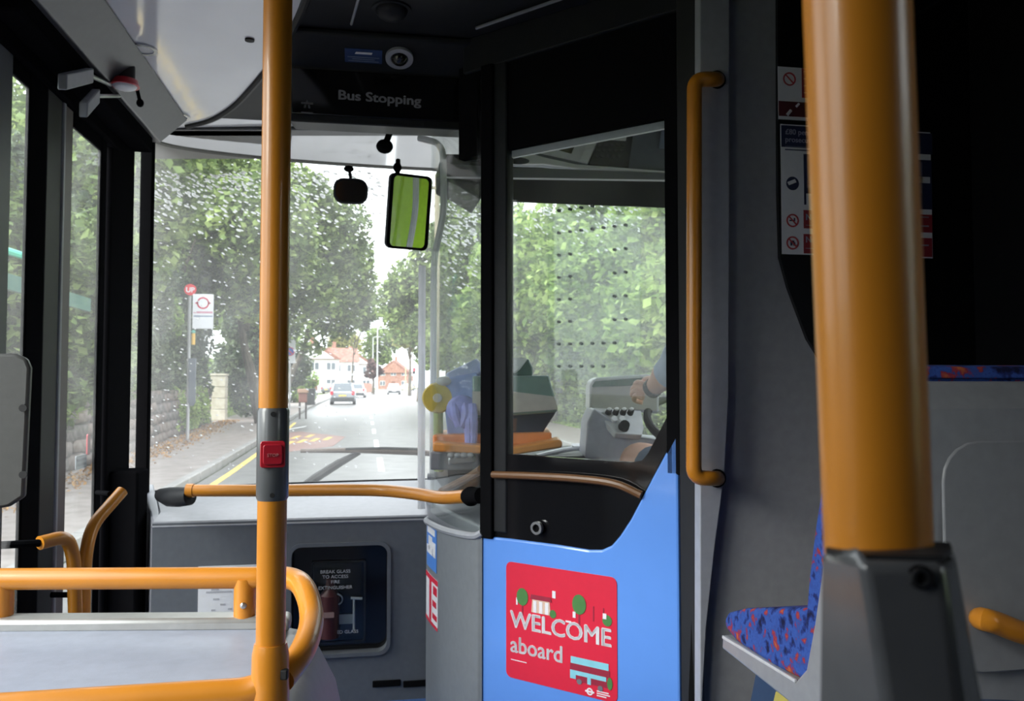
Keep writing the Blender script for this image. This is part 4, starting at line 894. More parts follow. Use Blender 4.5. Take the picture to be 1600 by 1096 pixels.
# overhead console behind the header glass
oc = thing('cab_console', 'grey overhead console with switch panels above the driver windscreen', 'console', (.9, 3.2, 2.0))
YC = 3.2
def CP(px, py, o=0): return AY(px, py, YC - o)
MB().prism([CP(690, 255), CP(790, 262), CP(850, 263), CP(1046, 271), CP(1100, 272), CP(1100, 282), CP(690, 276)], (0, .03, 0)).build('lower_fascia', mat('fascia_slate', (.15, .155, .17), .4), oc, smooth=False)
MB().prism([CP(785, 255, -.01), CP(850, 257, -.01), CP(920, 264, -.01), CP(1046, 268, -.01), CP(1100, 270, -.01), CP(1100, 110, -.01), CP(760, 110, -.01)], (0, .05, 0)).build('upper_fascia', mat('console_slate', (.13, .145, .19), .45), oc, smooth=False)
MB().prism([CP(788, 240, .004), CP(820, 237, .004), CP(850, 246, .004), CP(900, 257, .004), CP(1046, 268, .004), CP(1046, 270, .004), CP(900, 262, .004), CP(850, 256, .004), CP(820, 256, .004), CP(788, 256, .004)], (0, .02, 0)).build('white_trim', STWH, oc)
MB().plate(CP(808, 251, .02), (1, 0, 0), UZ, circ(.014, 16, .05), -.004).build('air_vent', BLACK, oc)
PAN = mat('switch_panel_grey', (.75, .76, .80), .5)
MB().prism([CP(842, 238, .004), CP(852, 212, .004), CP(946, 190, .004), CP(918, 256, .004)], (0, .012, 0)).build('key_panel', PAN, oc)
MB().prism([CP(856, 230, .008), CP(866, 212, .008), CP(910, 200, .008), CP(893, 240, .008)], (0, .006, 0)).build('olive_screen', mat('olive_screen', (.06, .06, .035), .3), oc)
for k in range(6): MB().prism([CP(924 - k * 3, 205 + k * 8, .008), CP(936 - k * 3, 202 + k * 8, .008), CP(934 - k * 3, 207 + k * 8, .008), CP(922 - k * 3, 210 + k * 8, .008)], (0, .006, 0)).build('key', STWH, oc)
MB().prism([CP(945, 200, .004), CP(992, 192, .004), CP(982, 262, .004), CP(920, 257, .004)], (0, .012, 0)).build('handset_panel', BLACK, oc)
MB().prism([CP(948, 206, .008), CP(980, 202, .008), CP(978, 220, .008), CP(944, 218, .008)], (0, .006, 0)).build('grey_display', PAN, oc)
for r_ in range(3):
    for k in range(5): c = CP(938 + k * 9 - r_ * 3, 226 + r_ * 9, .010); MB().plate(c, (1, 0, 0), UZ, rrect(.013, .010, .002), -.004).build('key', DARK, oc)
MB().tube([CP(962, 198, .02), CP(968, 204, .02), CP(974, 205, .02)], .008, 8).build('yellow_tag', mat('tag_yellow', (.5, .38, .05), .5), oc)
MB().prism([CP(1034, 203, .004), CP(1040, 198, .004), CP(1046, 200, .004), CP(1046, 232, .004), CP(1030, 232, .004)], (0, .008, 0)).build('blue_card', mat('card_blue', (.22, .27, .40), .5), oc)
# black sun blind across the top of the driver's glass
xs = [.52, .7, .9, 1.1, 1.3, 1.45]
rings = []
for x in xs:
    y = wy(x) - .10; rings.append([Vector((x, y, AY(900, 319, y).z)), Vector((x, y + .012, AY(900, 319, y).z)), Vector((x, y + .012, 2.19)), Vector((x, y, 2.19))])
MB().loft(rings).build('trim_11', BLACK, kind=S)
MB().prism([AY(690, 279, 3.3), AY(716, 290, 3.3), AY(752, 312, 3.3), AY(752, 240, 3.3), AY(690, 240, 3.3)], (0, .3, 0)).build('trim_12', DARK, kind=S, bevel=.01)
MB().tube(smooth_path([D(690, 768, 2.80), D(712, 757, 2.70), D(735, 745, 2.6), D(752, 734, 2.5)], 4), .013, 10).build('screen_rail_reflection', mat('rail_reflection', (.16, .075, .03), .4), tray)  # rail reflection continued as a tube behind the clear screen
# ------------------------------------------------------------------ driver
def skin_body(joints, edges, root):
    """joints: name -> (pos, radius); edges: (a, b, material index). One continuous skinned mesh; returns mesh with per-face materials"""
    names = list(joints); idx = {n: i for i, n in enumerate(names)}
    me = bpy.data.meshes.new('b'); me.from_pydata([tuple(joints[n][0]) for n in names], [(idx[a], idx[b]) for a, b, m in edges], [])
    o = bpy.data.objects.new('b', me); C.objects.link(o); md = o.modifiers.new('skin', 'SKIN'); md.use_smooth_shade = True
    for n in names:
        r = joints[n][1]; r = (r, r) if not isinstance(r, tuple) else r
        sv = me.skin_vertices[0].data[idx[n]]; sv.radius = r; sv.use_root = (n == root)
    su_ = o.modifiers.new('s', 'SUBSURF'); su_.levels = 2; su_.render_levels = 2
    me2 = bpy.data.meshes.new_from_object(o.evaluated_get(bpy.context.evaluated_depsgraph_get())); bpy.data.objects.remove(o)
    segs = [(Vector(joints[a][0]), Vector(joints[b][0]), m) for a, b, m in edges]
    for p in me2.polygons:
        c = p.center; best = (9e9, 0)
        for a, b, m in segs:
            ab = b - a; t = max(0, min(1, (c - a).dot(ab) / max(1e-9, ab.dot(ab)))); d = (c - a - ab * t).length
            if d < best[0]: best = (d, m)
        p.material_index = best[1]; p.use_smooth = True
    return me2
SKIN = mat('skin', (.62, .36, .27), .5, var=.08, scale=25); SHIRT = mat('pale_blue_shirt', (.36, .43, .56), .8, var=.12, scale=18); SHORTS = mat('slate_shorts', (.10, .13, .19), .85); SHOE = mat('black_shoe', (.015, .015, .015), .5)
ELB, HND = Vector(D(1052, 578, 2.72)), Vector(D(1014, 612, 2.86))
hx = 1.17
J = {'pelvis': ((hx, 2.36, .86), .15), 'waist': ((hx, 2.34, 1.02), (.17, .12)), 'chest': ((hx, 2.36, 1.24), (.18, .13)), 'neck0': ((hx, 2.37, 1.42), .075), 'neck': ((hx, 2.385, 1.49), .055), 'skull0': ((hx, 2.40, 1.56), .075), 'skull': ((hx, 2.40, 1.66), .088), 'crown': ((hx, 2.39, 1.73), .06),
     'lsho': ((hx - .17, 2.37, 1.38), .07), 'lup': ((hx - .20, 2.47, 1.26), .058), 'lslv': (ELB.lerp(HND, .22) + UZ * .004, .058), 'lelb': (ELB, .058), 'lfor': (ELB.lerp(HND, .5), .042), 'lwri': (HND.lerp(ELB, .18), .030), 'lpalm': (HND + Vector((0, .01, 0)), (.036, .026)),
     'rsho': ((hx + .17, 2.37, 1.38), .07), 'rup': ((hx + .22, 2.46, 1.25), .056), 'rslv': ((hx + .235, 2.53, 1.18), .05), 'relb': ((hx + .24, 2.60, 1.12), .042), 'rfor': ((hx + .26, 2.72, 1.10), .038), 'rwri': ((hx + .28, 2.84, 1.09), .028), 'rpalm': ((hx + .285, 2.89, 1.075), (.036, .024)),
     'lhip': ((hx - .10, 2.42, .83), .105), 'lthi': ((hx - .17, 2.62, .845), .088), 'lcuf': ((.945, 2.74, .87), .078), 'lkne': (D(992, 708, 2.92), .060), 'lshi': ((.945, 2.98, .66), .05), 'lank': ((.945, 3.0, .40), .038), 'lhee': ((.945, 2.98, .355), .04), 'ltoe': ((.945, 3.13, .345), .035),
     'rhip': ((hx + .10, 2.42, .83), .105), 'rthi': ((hx + .14, 2.62, .85), .088), 'rcuf': ((hx + .16, 2.74, .87), .078), 'rkne': ((hx + .17, 2.85, .885), .062), 'rshi': ((hx + .17, 2.93, .66), .05), 'rank': ((hx + .17, 2.98, .40), .038), 'rhee': ((hx + .17, 2.96, .355), .04), 'rtoe': ((hx + .17, 3.11, .345), .035)}
E = [('pelvis', 'waist', 1), ('waist', 'chest', 1), ('chest', 'neck0', 1), ('neck0', 'neck', 0), ('neck', 'skull0', 0), ('skull0', 'skull', 0), ('skull', 'crown', 0),
     ('chest', 'lsho', 1), ('lsho', 'lup', 1), ('lup', 'lelb', 1), ('lelb', 'lslv', 1), ('lslv', 'lfor', 0), ('lfor', 'lwri', 0), ('lwri', 'lpalm', 0),
     ('chest', 'rsho', 1), ('rsho', 'rup', 1), ('rup', 'rslv', 1), ('rslv', 'relb', 0), ('relb', 'rfor', 0), ('rfor', 'rwri', 0), ('rwri', 'rpalm', 0),
     ('pelvis', 'lhip', 2), ('lhip', 'lthi', 2), ('lthi', 'lcuf', 2), ('lcuf', 'lkne', 0), ('lkne', 'lshi', 0), ('lshi', 'lank', 0), ('lank', 'lhee', 3), ('lhee', 'ltoe', 3),
     ('pelvis', 'rhip', 2), ('rhip', 'rthi', 2), ('rthi', 'rcuf', 2), ('rcuf', 'rkne', 0), ('rkne', 'rshi', 0), ('rshi', 'rank', 0), ('rank', 'rhee', 3), ('rhee', 'rtoe', 3)]
me = skin_body(J, E, 'pelvis')
drv = tag(bpy.data.objects.new('person', me), 'bus driver in pale blue shirt and shorts, hand on steering wheel', 'person'); C.objects.link(drv)
for m_ in (SKIN, SHIRT, SHORTS, SHOE): me.materials.append(m_)
WL[drv.name] = Vector((0, 0, 0))
def fingers(hand, fw, side, par):
    """four fingers curled round the rim and a thumb, each its own tapering chain rooted in the palm"""
    fw = fw.normalized(); side = side.normalized(); dn = fw.cross(side).normalized()
    if dn.z > 0: dn = -dn
    for k in range(4):
        L = (.9, 1.0, .95, .75)[k]; b = hand + side * (.026 - .0175 * k) + fw * .012
        pts = [b, b + fw * .038 * L + UZ * .006, b + fw * .058 * L + dn * .016, b + fw * .05 * L + dn * .040 * L, b + fw * .026 * L + dn * .048 * L]
        MB().tube(smooth_path(pts, 4), [.0100] * 5 + [.0092] * 4 + [.0086] * 4 + [.0078] * 4, 9).build('finger', SKIN, par)
    b = hand + side * .034 - fw * .012
    MB().tube(smooth_path([b, b + side * .022 + fw * .022 + dn * .008, b + side * .016 + fw * .050 + dn * .016], 4), [.0115] * 4 + [.0105] * 4 + [.008], 9).build('thumb', SKIN, par)
fw = (HND - ELB); fingers(J['lpalm'][0] if isinstance(J['lpalm'][0], Vector) else Vector(J['lpalm'][0]), Vector((-.55, .6, .05)), Vector((.3, .35, .75)), drv)
fingers(Vector(J['rpalm'][0]), Vector((-.2, .9, 0)), Vector((-.8, -.2, .2)), drv)
hc = Vector((hx, 2.41, 1.645))
MB().ell(hc + Vector((0, -.012, .03)), (.098, .112, .095), 18, 12).build('hair', mat('grey_hair', (.22, .20, .19), .8), drv)
MB().ell(hc + Vector((0, .012, -.03)), (.074, .098, .112), 18, 12).build('face', SKIN, drv)
MB().loft([[hc + Vector((-.014, .098, -.045)), hc + Vector((.014, .098, -.045)), hc + Vector((.006, .095, .005)), hc + Vector((-.006, .095, .005))], [hc + Vector((-.008, .128, -.043)), hc + Vector((.008, .128, -.043)), hc + Vector((.004, .104, .003)), hc + Vector((-.004, .104, .003))]]).build('nose', SKIN, drv, bevel=.004)
for s_ in (-1, 1):
    MB().ell(hc + Vector((s_ * .031, .092, .005)), (.013, .010, .008), 10, 6).build('eye', mat('eye_white', (.8, .8, .8), .3), drv); MB().ell(hc + Vector((s_ * .082, -.005, -.02)), (.012, .022, .034), 10, 8).build('ear', SKIN, drv)
MB().ell(hc + Vector((0, .098, -.075)), (.024, .010, .007), 10, 6).build('mouth', mat('lips', (.45, .18, .16), .5), drv)
wr = Vector(J['lwri'][0]); MB().tube([wr - fw.normalized() * .012, wr + fw.normalized() * .012], .034, 16).build('watch_strap', RUB, drv)
# ------------------------------------------------------------------ street
ASPH = blotch('wet_asphalt', [(.12, .118, .115), (.165, .16, .158), (.20, .195, .19)], scale=3, rough=.38, spec=.7, detail=8)
PAVE = blotch('pavement', [(.20, .17, .155), (.26, .225, .21), (.30, .265, .245)], scale=4, rough=.55, detail=8)
KERB = mat('kerb_stone', (.26, .25, .24), .6, var=.15, scale=3)
LEAFL = blotch('fallen_leaves', [(.30, .16, .05), (.42, .24, .08), (.24, .12, .04)], scale=20, rough=.9, island=.8)
KL = [(-2.35, -12), (-2.5, 0), (-2.57, 15), (-2.66, 21), (-3.05, 33), (-3.45, 50), (-3.6, 80), (-3.0, 120), (-0.5, 165), (8, 230)]
KR = [(4.6, -12), (4.6, 15), (4.7, 33), (4.9, 50), (5.6, 80), (7.0, 120), (10.5, 165), (20, 230)]
def at_poly(K, y):
    for (x0, y0), (x1, y1) in zip(K, K[1:]):
        if y0 <= y <= y1: return x0 + (x1 - x0) * (y - y0) / (y1 - y0)
    return K[-1][0]
MB().box(-140, 140, -30, 320, -1.0, ROADZ - .04).build('ground', blotch('verge_grass', [(.10, .14, .05), (.16, .20, .08), (.22, .24, .12)], scale=1.5, rough=.95, detail=8), kind=S)
ys = [-12, 0, 15, 21, 33, 50, 65, 80, 100, 120, 140, 165, 195, 230]
def slab(name, f0, f1, z, th, m, yy=ys, par=None, kind=S, bevel=0):
    return MB().loft([[Vector((f0(y), y, z - th)), Vector((f1(y), y, z - th)), Vector((f1(y), y, z)), Vector((f0(y), y, z))] for y in yy]).build(name, m, par, kind=kind, bevel=bevel)
kl, kr = lambda y: at_poly(KL, y), lambda y: at_poly(KR, y)
road = slab('road', lambda y: kl(y) + .05, lambda y: kr(y) - .05, ROADZ, .06, ASPH)
slab('pavement', lambda y: kl(y) - 2.6, lambda y: kl(y) - .14, ROADZ + .12, .2, PAVE)
slab('pavement', lambda y: kr(y) + .14, lambda y: kr(y) + 1.8, ROADZ + .12, .2, PAVE)
# kerb stones, one by one as far as they can be told apart
def kerb(side, f, sgn):
    root = thing('kerb', None, None, (f(20), 20, ROADZ), kind=S); y = 2.0
    proto = None
    for i in range(60):
        L = .90
        a, b = Vector((f(y), y + .006, ROADZ)), Vector((f(y + L), y + L - .006, ROADZ))
        t = (b - a) / 2; nrm = Vector((-t.y, t.x, 0)).normalized() * .07
        MB().obox((a + b) / 2 + UZ * .05 + nrm * sgn, t, nrm, UZ * .078).build('kerb_stone', KERB, root, bevel=.015, seg=1)
        y += L
    slab('far_kerb', lambda q: f(q) - (.14 if sgn > 0 else 0), lambda q: f(q) + (.14 if sgn < 0 else 0), ROADZ + .125, .2, KERB, [y] + [q for q in ys if q > y], root, None)
kerb('left', kl, 1); kerb('right', kr, -1)
YLN = mat('yellow_line_paint', (.72, .50, .12), .5, var=.15, scale=8); WLN = mat('white_line_paint', (.75, .75, .75), .5, var=.1, scale=8)
slab('yellow_line', lambda y: kl(y) + .25, lambda y: kl(y) + .36, ROADZ + .004, .008, YLN, [6, 12, 15, 18, 21, 27, 33], road, None)
for i in range(16):
    y = 9 + i * 5.5; x = .30 - y * .004
    slab('lane_dash', lambda q: x - .055, lambda q: x + .055, ROADZ + .004, .008, WLN, [y, y + 2.6], road, None)
# red patch with yellow marks
RED_A = blotch('red_asphalt', [(.25, .14, .125), (.29, .175, .155), (.32, .20, .18)], scale=4, rough=.45, detail=7)
p = [G(442, 708), G(400, 713), G(432, 678), (G(470, 675)), G(540, 683), G(520, 698)]
MB().prism([q + UZ * .003 for q in p], UZ * .003).build('red_surface', RED_A, road)
for (x, y) in ((452, 693), (472, 690), (492, 688), (512, 686), (462, 684), (484, 682)):
    c = G(x, y) + UZ * .008; MB().obox(c, Vector((.07, 0, 0)), Vector((.05, .6, 0)), UZ * .002).build('yellow_mark', YLN, road)
for (x0, y0, x1, y1) in ((450, 672, 478, 667),):
    a, b = G(x0, y0) + UZ * .008, G(x1, y1) + UZ * .008; MB().obox((a + b) / 2, (b - a) / 2, Vector((0, .35, 0)), UZ * .002).build('white_mark', WLN, road)
# ------------------------------------------------------------------ foliage
G1 = blotch('leaf_mid_green', [(.06, .095, .03), (.16, .24, .07), (.33, .42, .14)], scale=1.1, rough=.55, detail=3, transl=.35, island=.5)
G2 = blotch('leaf_bright_green', [(.11, .19, .04), (.26, .38, .09), (.44, .56, .18)], scale=1.0, rough=.55, detail=3, transl=.4, island=.5)
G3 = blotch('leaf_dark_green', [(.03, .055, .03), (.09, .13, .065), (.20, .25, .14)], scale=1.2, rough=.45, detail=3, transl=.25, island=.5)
G4 = blotch('leaf_yellow_green', [(.18, .19, .04), (.32, .33, .10), (.44, .42, .18)], scale=1.0, rough=.55, detail=3, transl=.4, island=.5)
BARK = blotch('bark', [(.05, .04, .03), (.10, .085, .065), (.16, .14, .11)], scale=9, rough=.95, stretch=(1, 1, .2), bump=.5)
def leaves(rs, P, L, n_out=None):
    """P Nx3 centres; a folded rhombus leaf each"""
    N = len(P); d = rs.normal(size=(N, 3)); d[:, 2] *= .6; d /= np.linalg.norm(d, axis=1)[:, None]
    e = rs.normal(size=(N, 3)); e[:, 2] = np.abs(e[:, 2]) * .2 - .25; e -= (e * d).sum(1)[:, None] * d; e /= np.linalg.norm(e, axis=1)[:, None]
    k = np.cross(d, e); s = L * rs.uniform(.6, 1.3, size=(N, 1))
    V = np.empty((N, 4, 3)); V[:, 0] = P - d * s * .5; V[:, 1] = P + e * s * .32 + k * s * .08; V[:, 2] = P + d * s * .5; V[:, 3] = P - e * s * .32 + k * s * .08
    b = np.arange(N)[:, None] * 4; T = np.concatenate([b + [0, 1, 2], b + [0, 2, 3]], 1).reshape(-1, 3)
    return V.reshape(-1, 3), T
def crown_pts(rs, c, r, n, blobs=26, shell=.5):
    c, r = np.array(c), np.array(r); q = rs.normal(size=(blobs, 3)); q /= np.linalg.norm(q, axis=1)[:, None]; q *= rs.uniform(.25, .80, size=(blobs, 1)); br = rs.uniform(.22, .46, size=blobs)
    w = br ** 2; i = rs.choice(blobs, n, p=w / w.sum()); u = rs.normal(size=(n, 3)); u /= np.linalg.norm(u, axis=1)[:, None]
    rad = br[i][:, None] * (shell + (1.05 - shell) * rs.uniform(0, 1, size=(n, 1)) ** .6)
    return c + (q[i] + u * rad) * r
def tree(label, base, c, r, n, L, m, seed, group=None, name='tree', trunk=.22, limbs=5):
    rs = np.random.RandomState(seed); t = thing(name, label, 'tree', base, group); base, c = Vector(base), Vector(c)
    mb = MB(); rng = random.Random(seed); mid = base.lerp(c, .55) + Vector((rng.uniform(-.3, .3), 0, 0))
    mb.tube(smooth_path([base - UZ * .1, base.lerp(mid, .5), mid, c + UZ * r[2] * .3], 4), [trunk * (1.15 - .075 * i) for i in range(13)], 10)
    for k in range(limbs):
        a = rng.uniform(0, 6.28); e = c + Vector((math.cos(a) * r[0] * .6, math.sin(a) * r[1] * .6, rng.uniform(-.3, .5) * r[2])); s_ = base.lerp(c, rng.uniform(.5, .9))
        mb.tube(smooth_path([s_, s_.lerp(e, .5) + UZ * .2, e], 3), [trunk * .4 * (1 - .12 * i) for i in range(7)], 7)
    mb.build('trunk', BARK, t)
    V, T = leaves(rs, crown_pts(rs, c, r, n), L); np_mesh('foliage', V, T, m, t, kind='stuff')
    return t
def gz(p, z=ROADZ): return Vector((p.x, p.y, z))
def ptree(label, px, py, d, rad_px, n, L, m, seed, asp=1.0, group=None, bx=None, deep=1.0, **k):
    c = D(px, py, d); r = rad_px / F * d; b = gz(D(bx if bx is not None else px, 600, d)); return tree(label, b, c, (r, r * deep, r * asp), n, L, m, seed, group, **k)
GL_, GR_ = 'trees along the left side of the road', 'trees along the right side of the road'
ptree('tall mid green tree behind the bus stop flag, over the stone wall', 300, 350, 26, 190, 36000, .26, G1, 1, 1.0, GL_, bx=228)
ptree('tree with feathery upper branches near the windscreen left edge', 165, 300, 17, 215, 34000, .20, G1, 2, 1.0, GL_, bx=150)
ptree('large overhanging tree between bus stop and white houses', 440, 375, 36, 150, 42000, .30, G1, 3, 1.3, GL_, bx=412)
ptree('bright green leafy tree in front of the overhanging tree', 365, 400, 29, 75, 9000, .22, G2, 4, 1.1, GL_, bx=412)
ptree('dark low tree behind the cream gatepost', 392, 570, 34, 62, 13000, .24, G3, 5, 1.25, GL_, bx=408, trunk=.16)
ptree('drooping green tree reaching over the road toward the sky gap', 508, 440, 46, 84, 18000, .32, G1, 6, 1.45, GL_, bx=432)
ptree('hazy distant tree above the white houses', 560, 490, 75, 42, 5000, .5, G1, 7, .9, GL_, bx=548, trunk=.09)
ptree('dense tree close to the entrance door at left edge', 20, 460, 11.5, 220, 24000, .16, G1, 8, 1.0, GL_, bx=20)
ptree('bright green tree just left of the slim windscreen post', 215, 500, 22, 70, 8000, .2, G2, 9, 1.2, GL_, bx=215, trunk=.12)
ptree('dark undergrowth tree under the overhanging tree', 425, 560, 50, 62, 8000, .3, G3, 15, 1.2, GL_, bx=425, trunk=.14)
ptree('bright shrubby tree behind the road sign', 465, 605, 62, 34, 4500, .3, G2, 16, 1.1, GL_, bx=462, trunk=.12)
for k, (px, py, d, rp_, n, L, m, asp, lab) in enumerate([
    (655, 470, 70, 66, 13000, .45, G1, 1.2, 'distant round tree right of the far road end'),
    (742, 445, 44, 115, 22000, .36, G1, 1.4, 'tall tree behind the clear screen beside the cab post'),
    (860, 455, 30, 160, 32000, .30, G2, 1.2, 'bright green tree seen through the cab door glass centre'),
    (985, 440, 23, 185, 32000, .25, G2, 1.2, 'broad green tree behind the driver seen through cab glass'),
    (1130, 420, 17, 190, 20000, .24, G2, 1.1, 'tree beyond the driver mostly hidden by the bulkhead'),
    (700, 540, 58, 55, 7000, .4, G2, .9, 'low bright tree beyond the ticket machine'),
    (800, 560, 34, 85, 8000, .3, G1, .9, 'lower bushy tree above the ticket machine lid'),
    (640, 520, 105, 30, 4000, .6, G4, 1.1, 'small yellowish tree at far road bend')]):
    ptree(lab, px, py, d, rp_, n, L, m, 20 + k, asp, GR_)
ptree('far hazy tree closing the end of the road', 590, 545, 260, 40, 5000, 1.2, G1, 40, .8, None, name='tree')
ptree('far tree behind the red roofed house', 540, 540, 205, 36, 4000, .8, G4, 41, .9, None)
ptree('dark purple leaved tree beside the pink gabled house', 583, 577, 120, 16, 2500, .5, blotch('leaf_purple', [(.05, .02, .025), (.12, .06, .06), (.2, .12, .11)], scale=1, rough=.6, transl=.2, island=.5), 42, 1.0, None)
# ivy hedge along the top of the wall, hedges on the right bank
def wall_x(y):
    K = [(-4.5, -12), (-4.62, 14), (-4.69, 19), (-5.1, 25), (-5.55, 31.2)]
    return at_poly(K, y)
def band(rs, n, y0, y1, fx, zx, depth, lump=.5):
    y = rs.uniform(y0, y1, n); z0, z1 = zx; u = rs.uniform(0, 1, n); z = z0 + (z1 - z0) * u
    ph = np.sin(y * 2.1) * .18 + np.sin(y * 5.3 + 1) * .10 + np.sin(z * 4 + y * 3) * .14
    x = np.array([fx(q) for q in y]) - rs.uniform(0, 1, n) ** 1.5 * depth + ph * lump
    z = z + np.sin(y * 1.7) * .2 * u; return np.stack([x, y, z], 1)
rs = np.random.RandomState(77)
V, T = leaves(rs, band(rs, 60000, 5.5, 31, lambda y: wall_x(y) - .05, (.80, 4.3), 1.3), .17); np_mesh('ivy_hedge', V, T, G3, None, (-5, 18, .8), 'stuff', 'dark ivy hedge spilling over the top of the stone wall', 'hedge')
V, T = leaves(rs, band(rs, 1600, 23, 28.5, lambda y: wall_x(y) + .22, (-.1, .9), .2), .13); np_mesh('wall_ivy', V, T, G2, None, (-5.3, 29, 0), 'stuff', 'light green ivy patch on the wall beside the cream gatepost', 'ivy')
V, T = leaves(rs, band(rs, 10000, 35, 56, lambda y: kl(y) - 2.9 , (-.2, 2.2), 1.5), .25); np_mesh('front_hedge', V, T, G2, None, (-7, 55, -.3), 'stuff', 'front garden hedge beyond the gatepost towards the houses', 'hedge')
V, T = leaves(rs, band(rs, 46000, -9, 62, lambda y: kr(y) + 3.6, (-.3, 3.2), 1.6), .25); np_mesh('bank_hedge', V, T, G1, None, (8, 35, -.3), 'stuff', 'long green hedge on the right bank of the road', 'hedge')  # unseen stretch beside and behind the bus added to shade its windows
# grass tufts on the verge by the right kerb
V, T = leaves(rs, np.stack([rs.uniform(6.4, 8.4, 9000), rs.uniform(6, 45, 9000), rs.uniform(-.38, -.2, 9000)], 1), .16); np_mesh('verge_grass', V, T, G2, None, (7.5, 25, -.35), 'stuff', 'rough grass along the verge beneath the bank hedge', 'grass')
V, T = leaves(rs, np.stack([rs.normal(0, .22, 2600), rs.uniform(9, 33, 2600), rs.uniform(-.225, -.20, 2600)], 1), .07)
V[:, 0] += np.array([wall_x(y) + .45 for y in V[:, 1]]); np_mesh('fallen_leaves', V, T, LEAFL, None, (-4.3, 20, -.23), 'stuff', 'fallen orange leaves along the foot of the stone wall', 'leaves')
# ------------------------------------------------------------------ stone wall, gatepost
wallr = thing('wall_roadside', None, None, (-4.9, 20, ROADZ), kind=S)
slab('wall_core', lambda y: wall_x(y) - .40, lambda y: wall_x(y) - .03, .90, 1.3, mat('wall_mortar', (.10, .085, .08), .9, var=.2, scale=5), [-2, 5, 10, 14, 19, 25, 31.2], wallr, None)
STN = [blotch('stone_a', [(.06, .05, .045), (.12, .095, .088), (.19, .155, .145)], scale=7, rough=.9, detail=6, bump=.5), blotch('stone_b', [(.08, .06, .05), (.15, .115, .10), (.21, .175, .155)], scale=6, rough=.9, detail=6, bump=.5), blotch('stone_c', [(.045, .04, .04), (.09, .08, .075), (.15, .13, .125)], scale=8, rough=.9, detail=6, bump=.5)]
rng = random.Random(3); protos = []
for k in range(6):
    mb = MB(); w, h = rng.uniform(.30, .36), .115; o = []
    for (u, v) in rrect(2 * w, 2 * h, .07, 2): o.append((u * rng.uniform(.93, 1.03), v * rng.uniform(.90, 1.03)))
    a = [Vector((0, u, v)) for u, v in o]; b = [Vector((.075, u * .86, v * .82)) for u, v in o]; mb.loft([a, [p + Vector((.05, 0, 0)) for p in a], b]); mb.v = mb.v
    ob = mb.build('stone', STN[k % 3], wallr, smooth=True, angle=50); protos.append(ob)
    off = sum((v.co for v in ob.data.vertices), Vector()) / len(ob.data.vertices)
    for v in ob.data.vertices: v.co -= off
first = [True] * 6
for row in range(5):
    y = 9.5 + (row * .37) % .6
    while y < 31:
        k = rng.randrange(6); L = rng.uniform(.46, .84) * (1 if y < 20 else 1.25)
        if first[k]: s_ = protos[k]; first[k] = False
        else: s_ = protos[k].copy(); C.objects.link(s_)
        s_.parent = wallr; s_.location = Vector((wall_x(y) + rng.uniform(0, .02), y, -.12 + row * .235 + rng.uniform(-.03, .03))) - wl(wallr); s_.scale = (rng.uniform(.8, 1.3), L / .66, rng.uniform(.86, 1.10)); s_.rotation_euler = (rng.uniform(-.07, .07), 0, -.02)
        y += L + .02
for k in range(33):
    y = 9.5 + k * .66; a = Vector((wall_x(y) - .2, y, .94)); b = Vector((wall_x(y + .64) - .2, y + .64, .94 + rng.uniform(-.01, .01)))
    if y < 31: MB().obox((a + b) / 2, (b - a) / 2, Vector((.24, 0, 0)), UZ * .045).build('coping_stone', STN[k % 3], wallr, bevel=.012, seg=1)
gpx = D(342, 657, 31.5); gp_ = thing('gatepost', 'cream stone gatepost at the end of the stone wall', 'gatepost', gz(gpx, -.23))
CRM = blotch('cream_stone', [(.42, .38, .30), (.52, .47, .38), (.58, .54, .46)], scale=5, rough=.85, detail=6)
for k in range(4): MB().box(gpx.x - .27, gpx.x + .27, gpx.y - .27, gpx.y + .27, -.23 + k * .42, -.23 + k * .42 + .412).build('block', CRM, gp_, bevel=.02, seg=1)
MB().box(gpx.x - .30, gpx.x + .30, gpx.y - .30, gpx.y + .30, 1.45, 1.53).build('cap', CRM, gp_, bevel=.02)
# ------------------------------------------------------------------ bus stop
bp_ = G(293, 688, -.23); dB = (bp_ - CAMP).dot(FWD)
bst = thing('bus_stop', 'bus stop pole with white flag sign and red disc on the pavement', 'bus stop', bp_)
def BF(px, py): return D(px, py, dB)
PG = mat('pole_grey', (.50, .50, .52), .35, metal=.4)
topz = BF(297, 462).z
MB().tube([bp_ - UZ * .02, Vector((bp_.x, bp_.y, topz))], .04, 14).build('pole', PG, bst)
a, b = BF(302, 460), BF(333, 514); fc = (a + b) / 2; fw_, fh_ = b.x - a.x, a.z - b.z; vx = Vector((1, 0, 0))
MB().plate(fc, vx, UZ, rrect(fw_, fh_, .015), .03).build('flag', STWH, bst, bevel=.003)
def FP(px, py, o=.031): q = BF(px, py); return Vector((q.x, fc.y - o, q.z))
rc = FP(317.5, 474); rr_ = (FP(327, 474) - rc).x
RND = mat('roundel_red', (.60, .03, .08), .4)
MB().ring(rc + Vector((0, .004, 0)), vx, UZ, circ(rr_, 28), circ(rr_ * .76, 28), .006).build('roundel_ring', RND, bst)
MB().plate(rc + Vector((0, .004, 0)), vx, UZ, [(-rr_ * 1.32, 0), (-rr_ * .78, -rr_ * .28), (-rr_ * .78, rr_ * .28)], .006).build('roundel_bar', RND, bst); MB().plate(rc + Vector((0, .004, 0)), vx, UZ, [(rr_ * 1.32, 0), (rr_ * .78, rr_ * .28), (rr_ * .78, -rr_ * .28)], .006).build('roundel_bar', RND, bst)
for (y0, y1, m, nm) in ((487, 490, mat('flag_pink', (.60, .28, .36), .5), 'pink_line'), (493.5, 495.5, mat('flag_blue_grey', (.22, .27, .38), .5), 'blue_line')):
    p, q = FP(303.5, y0), FP(332, y1); MB().box(p.x, q.x, p.y, p.y + .004, q.z, p.z).build(nm, m, bst)
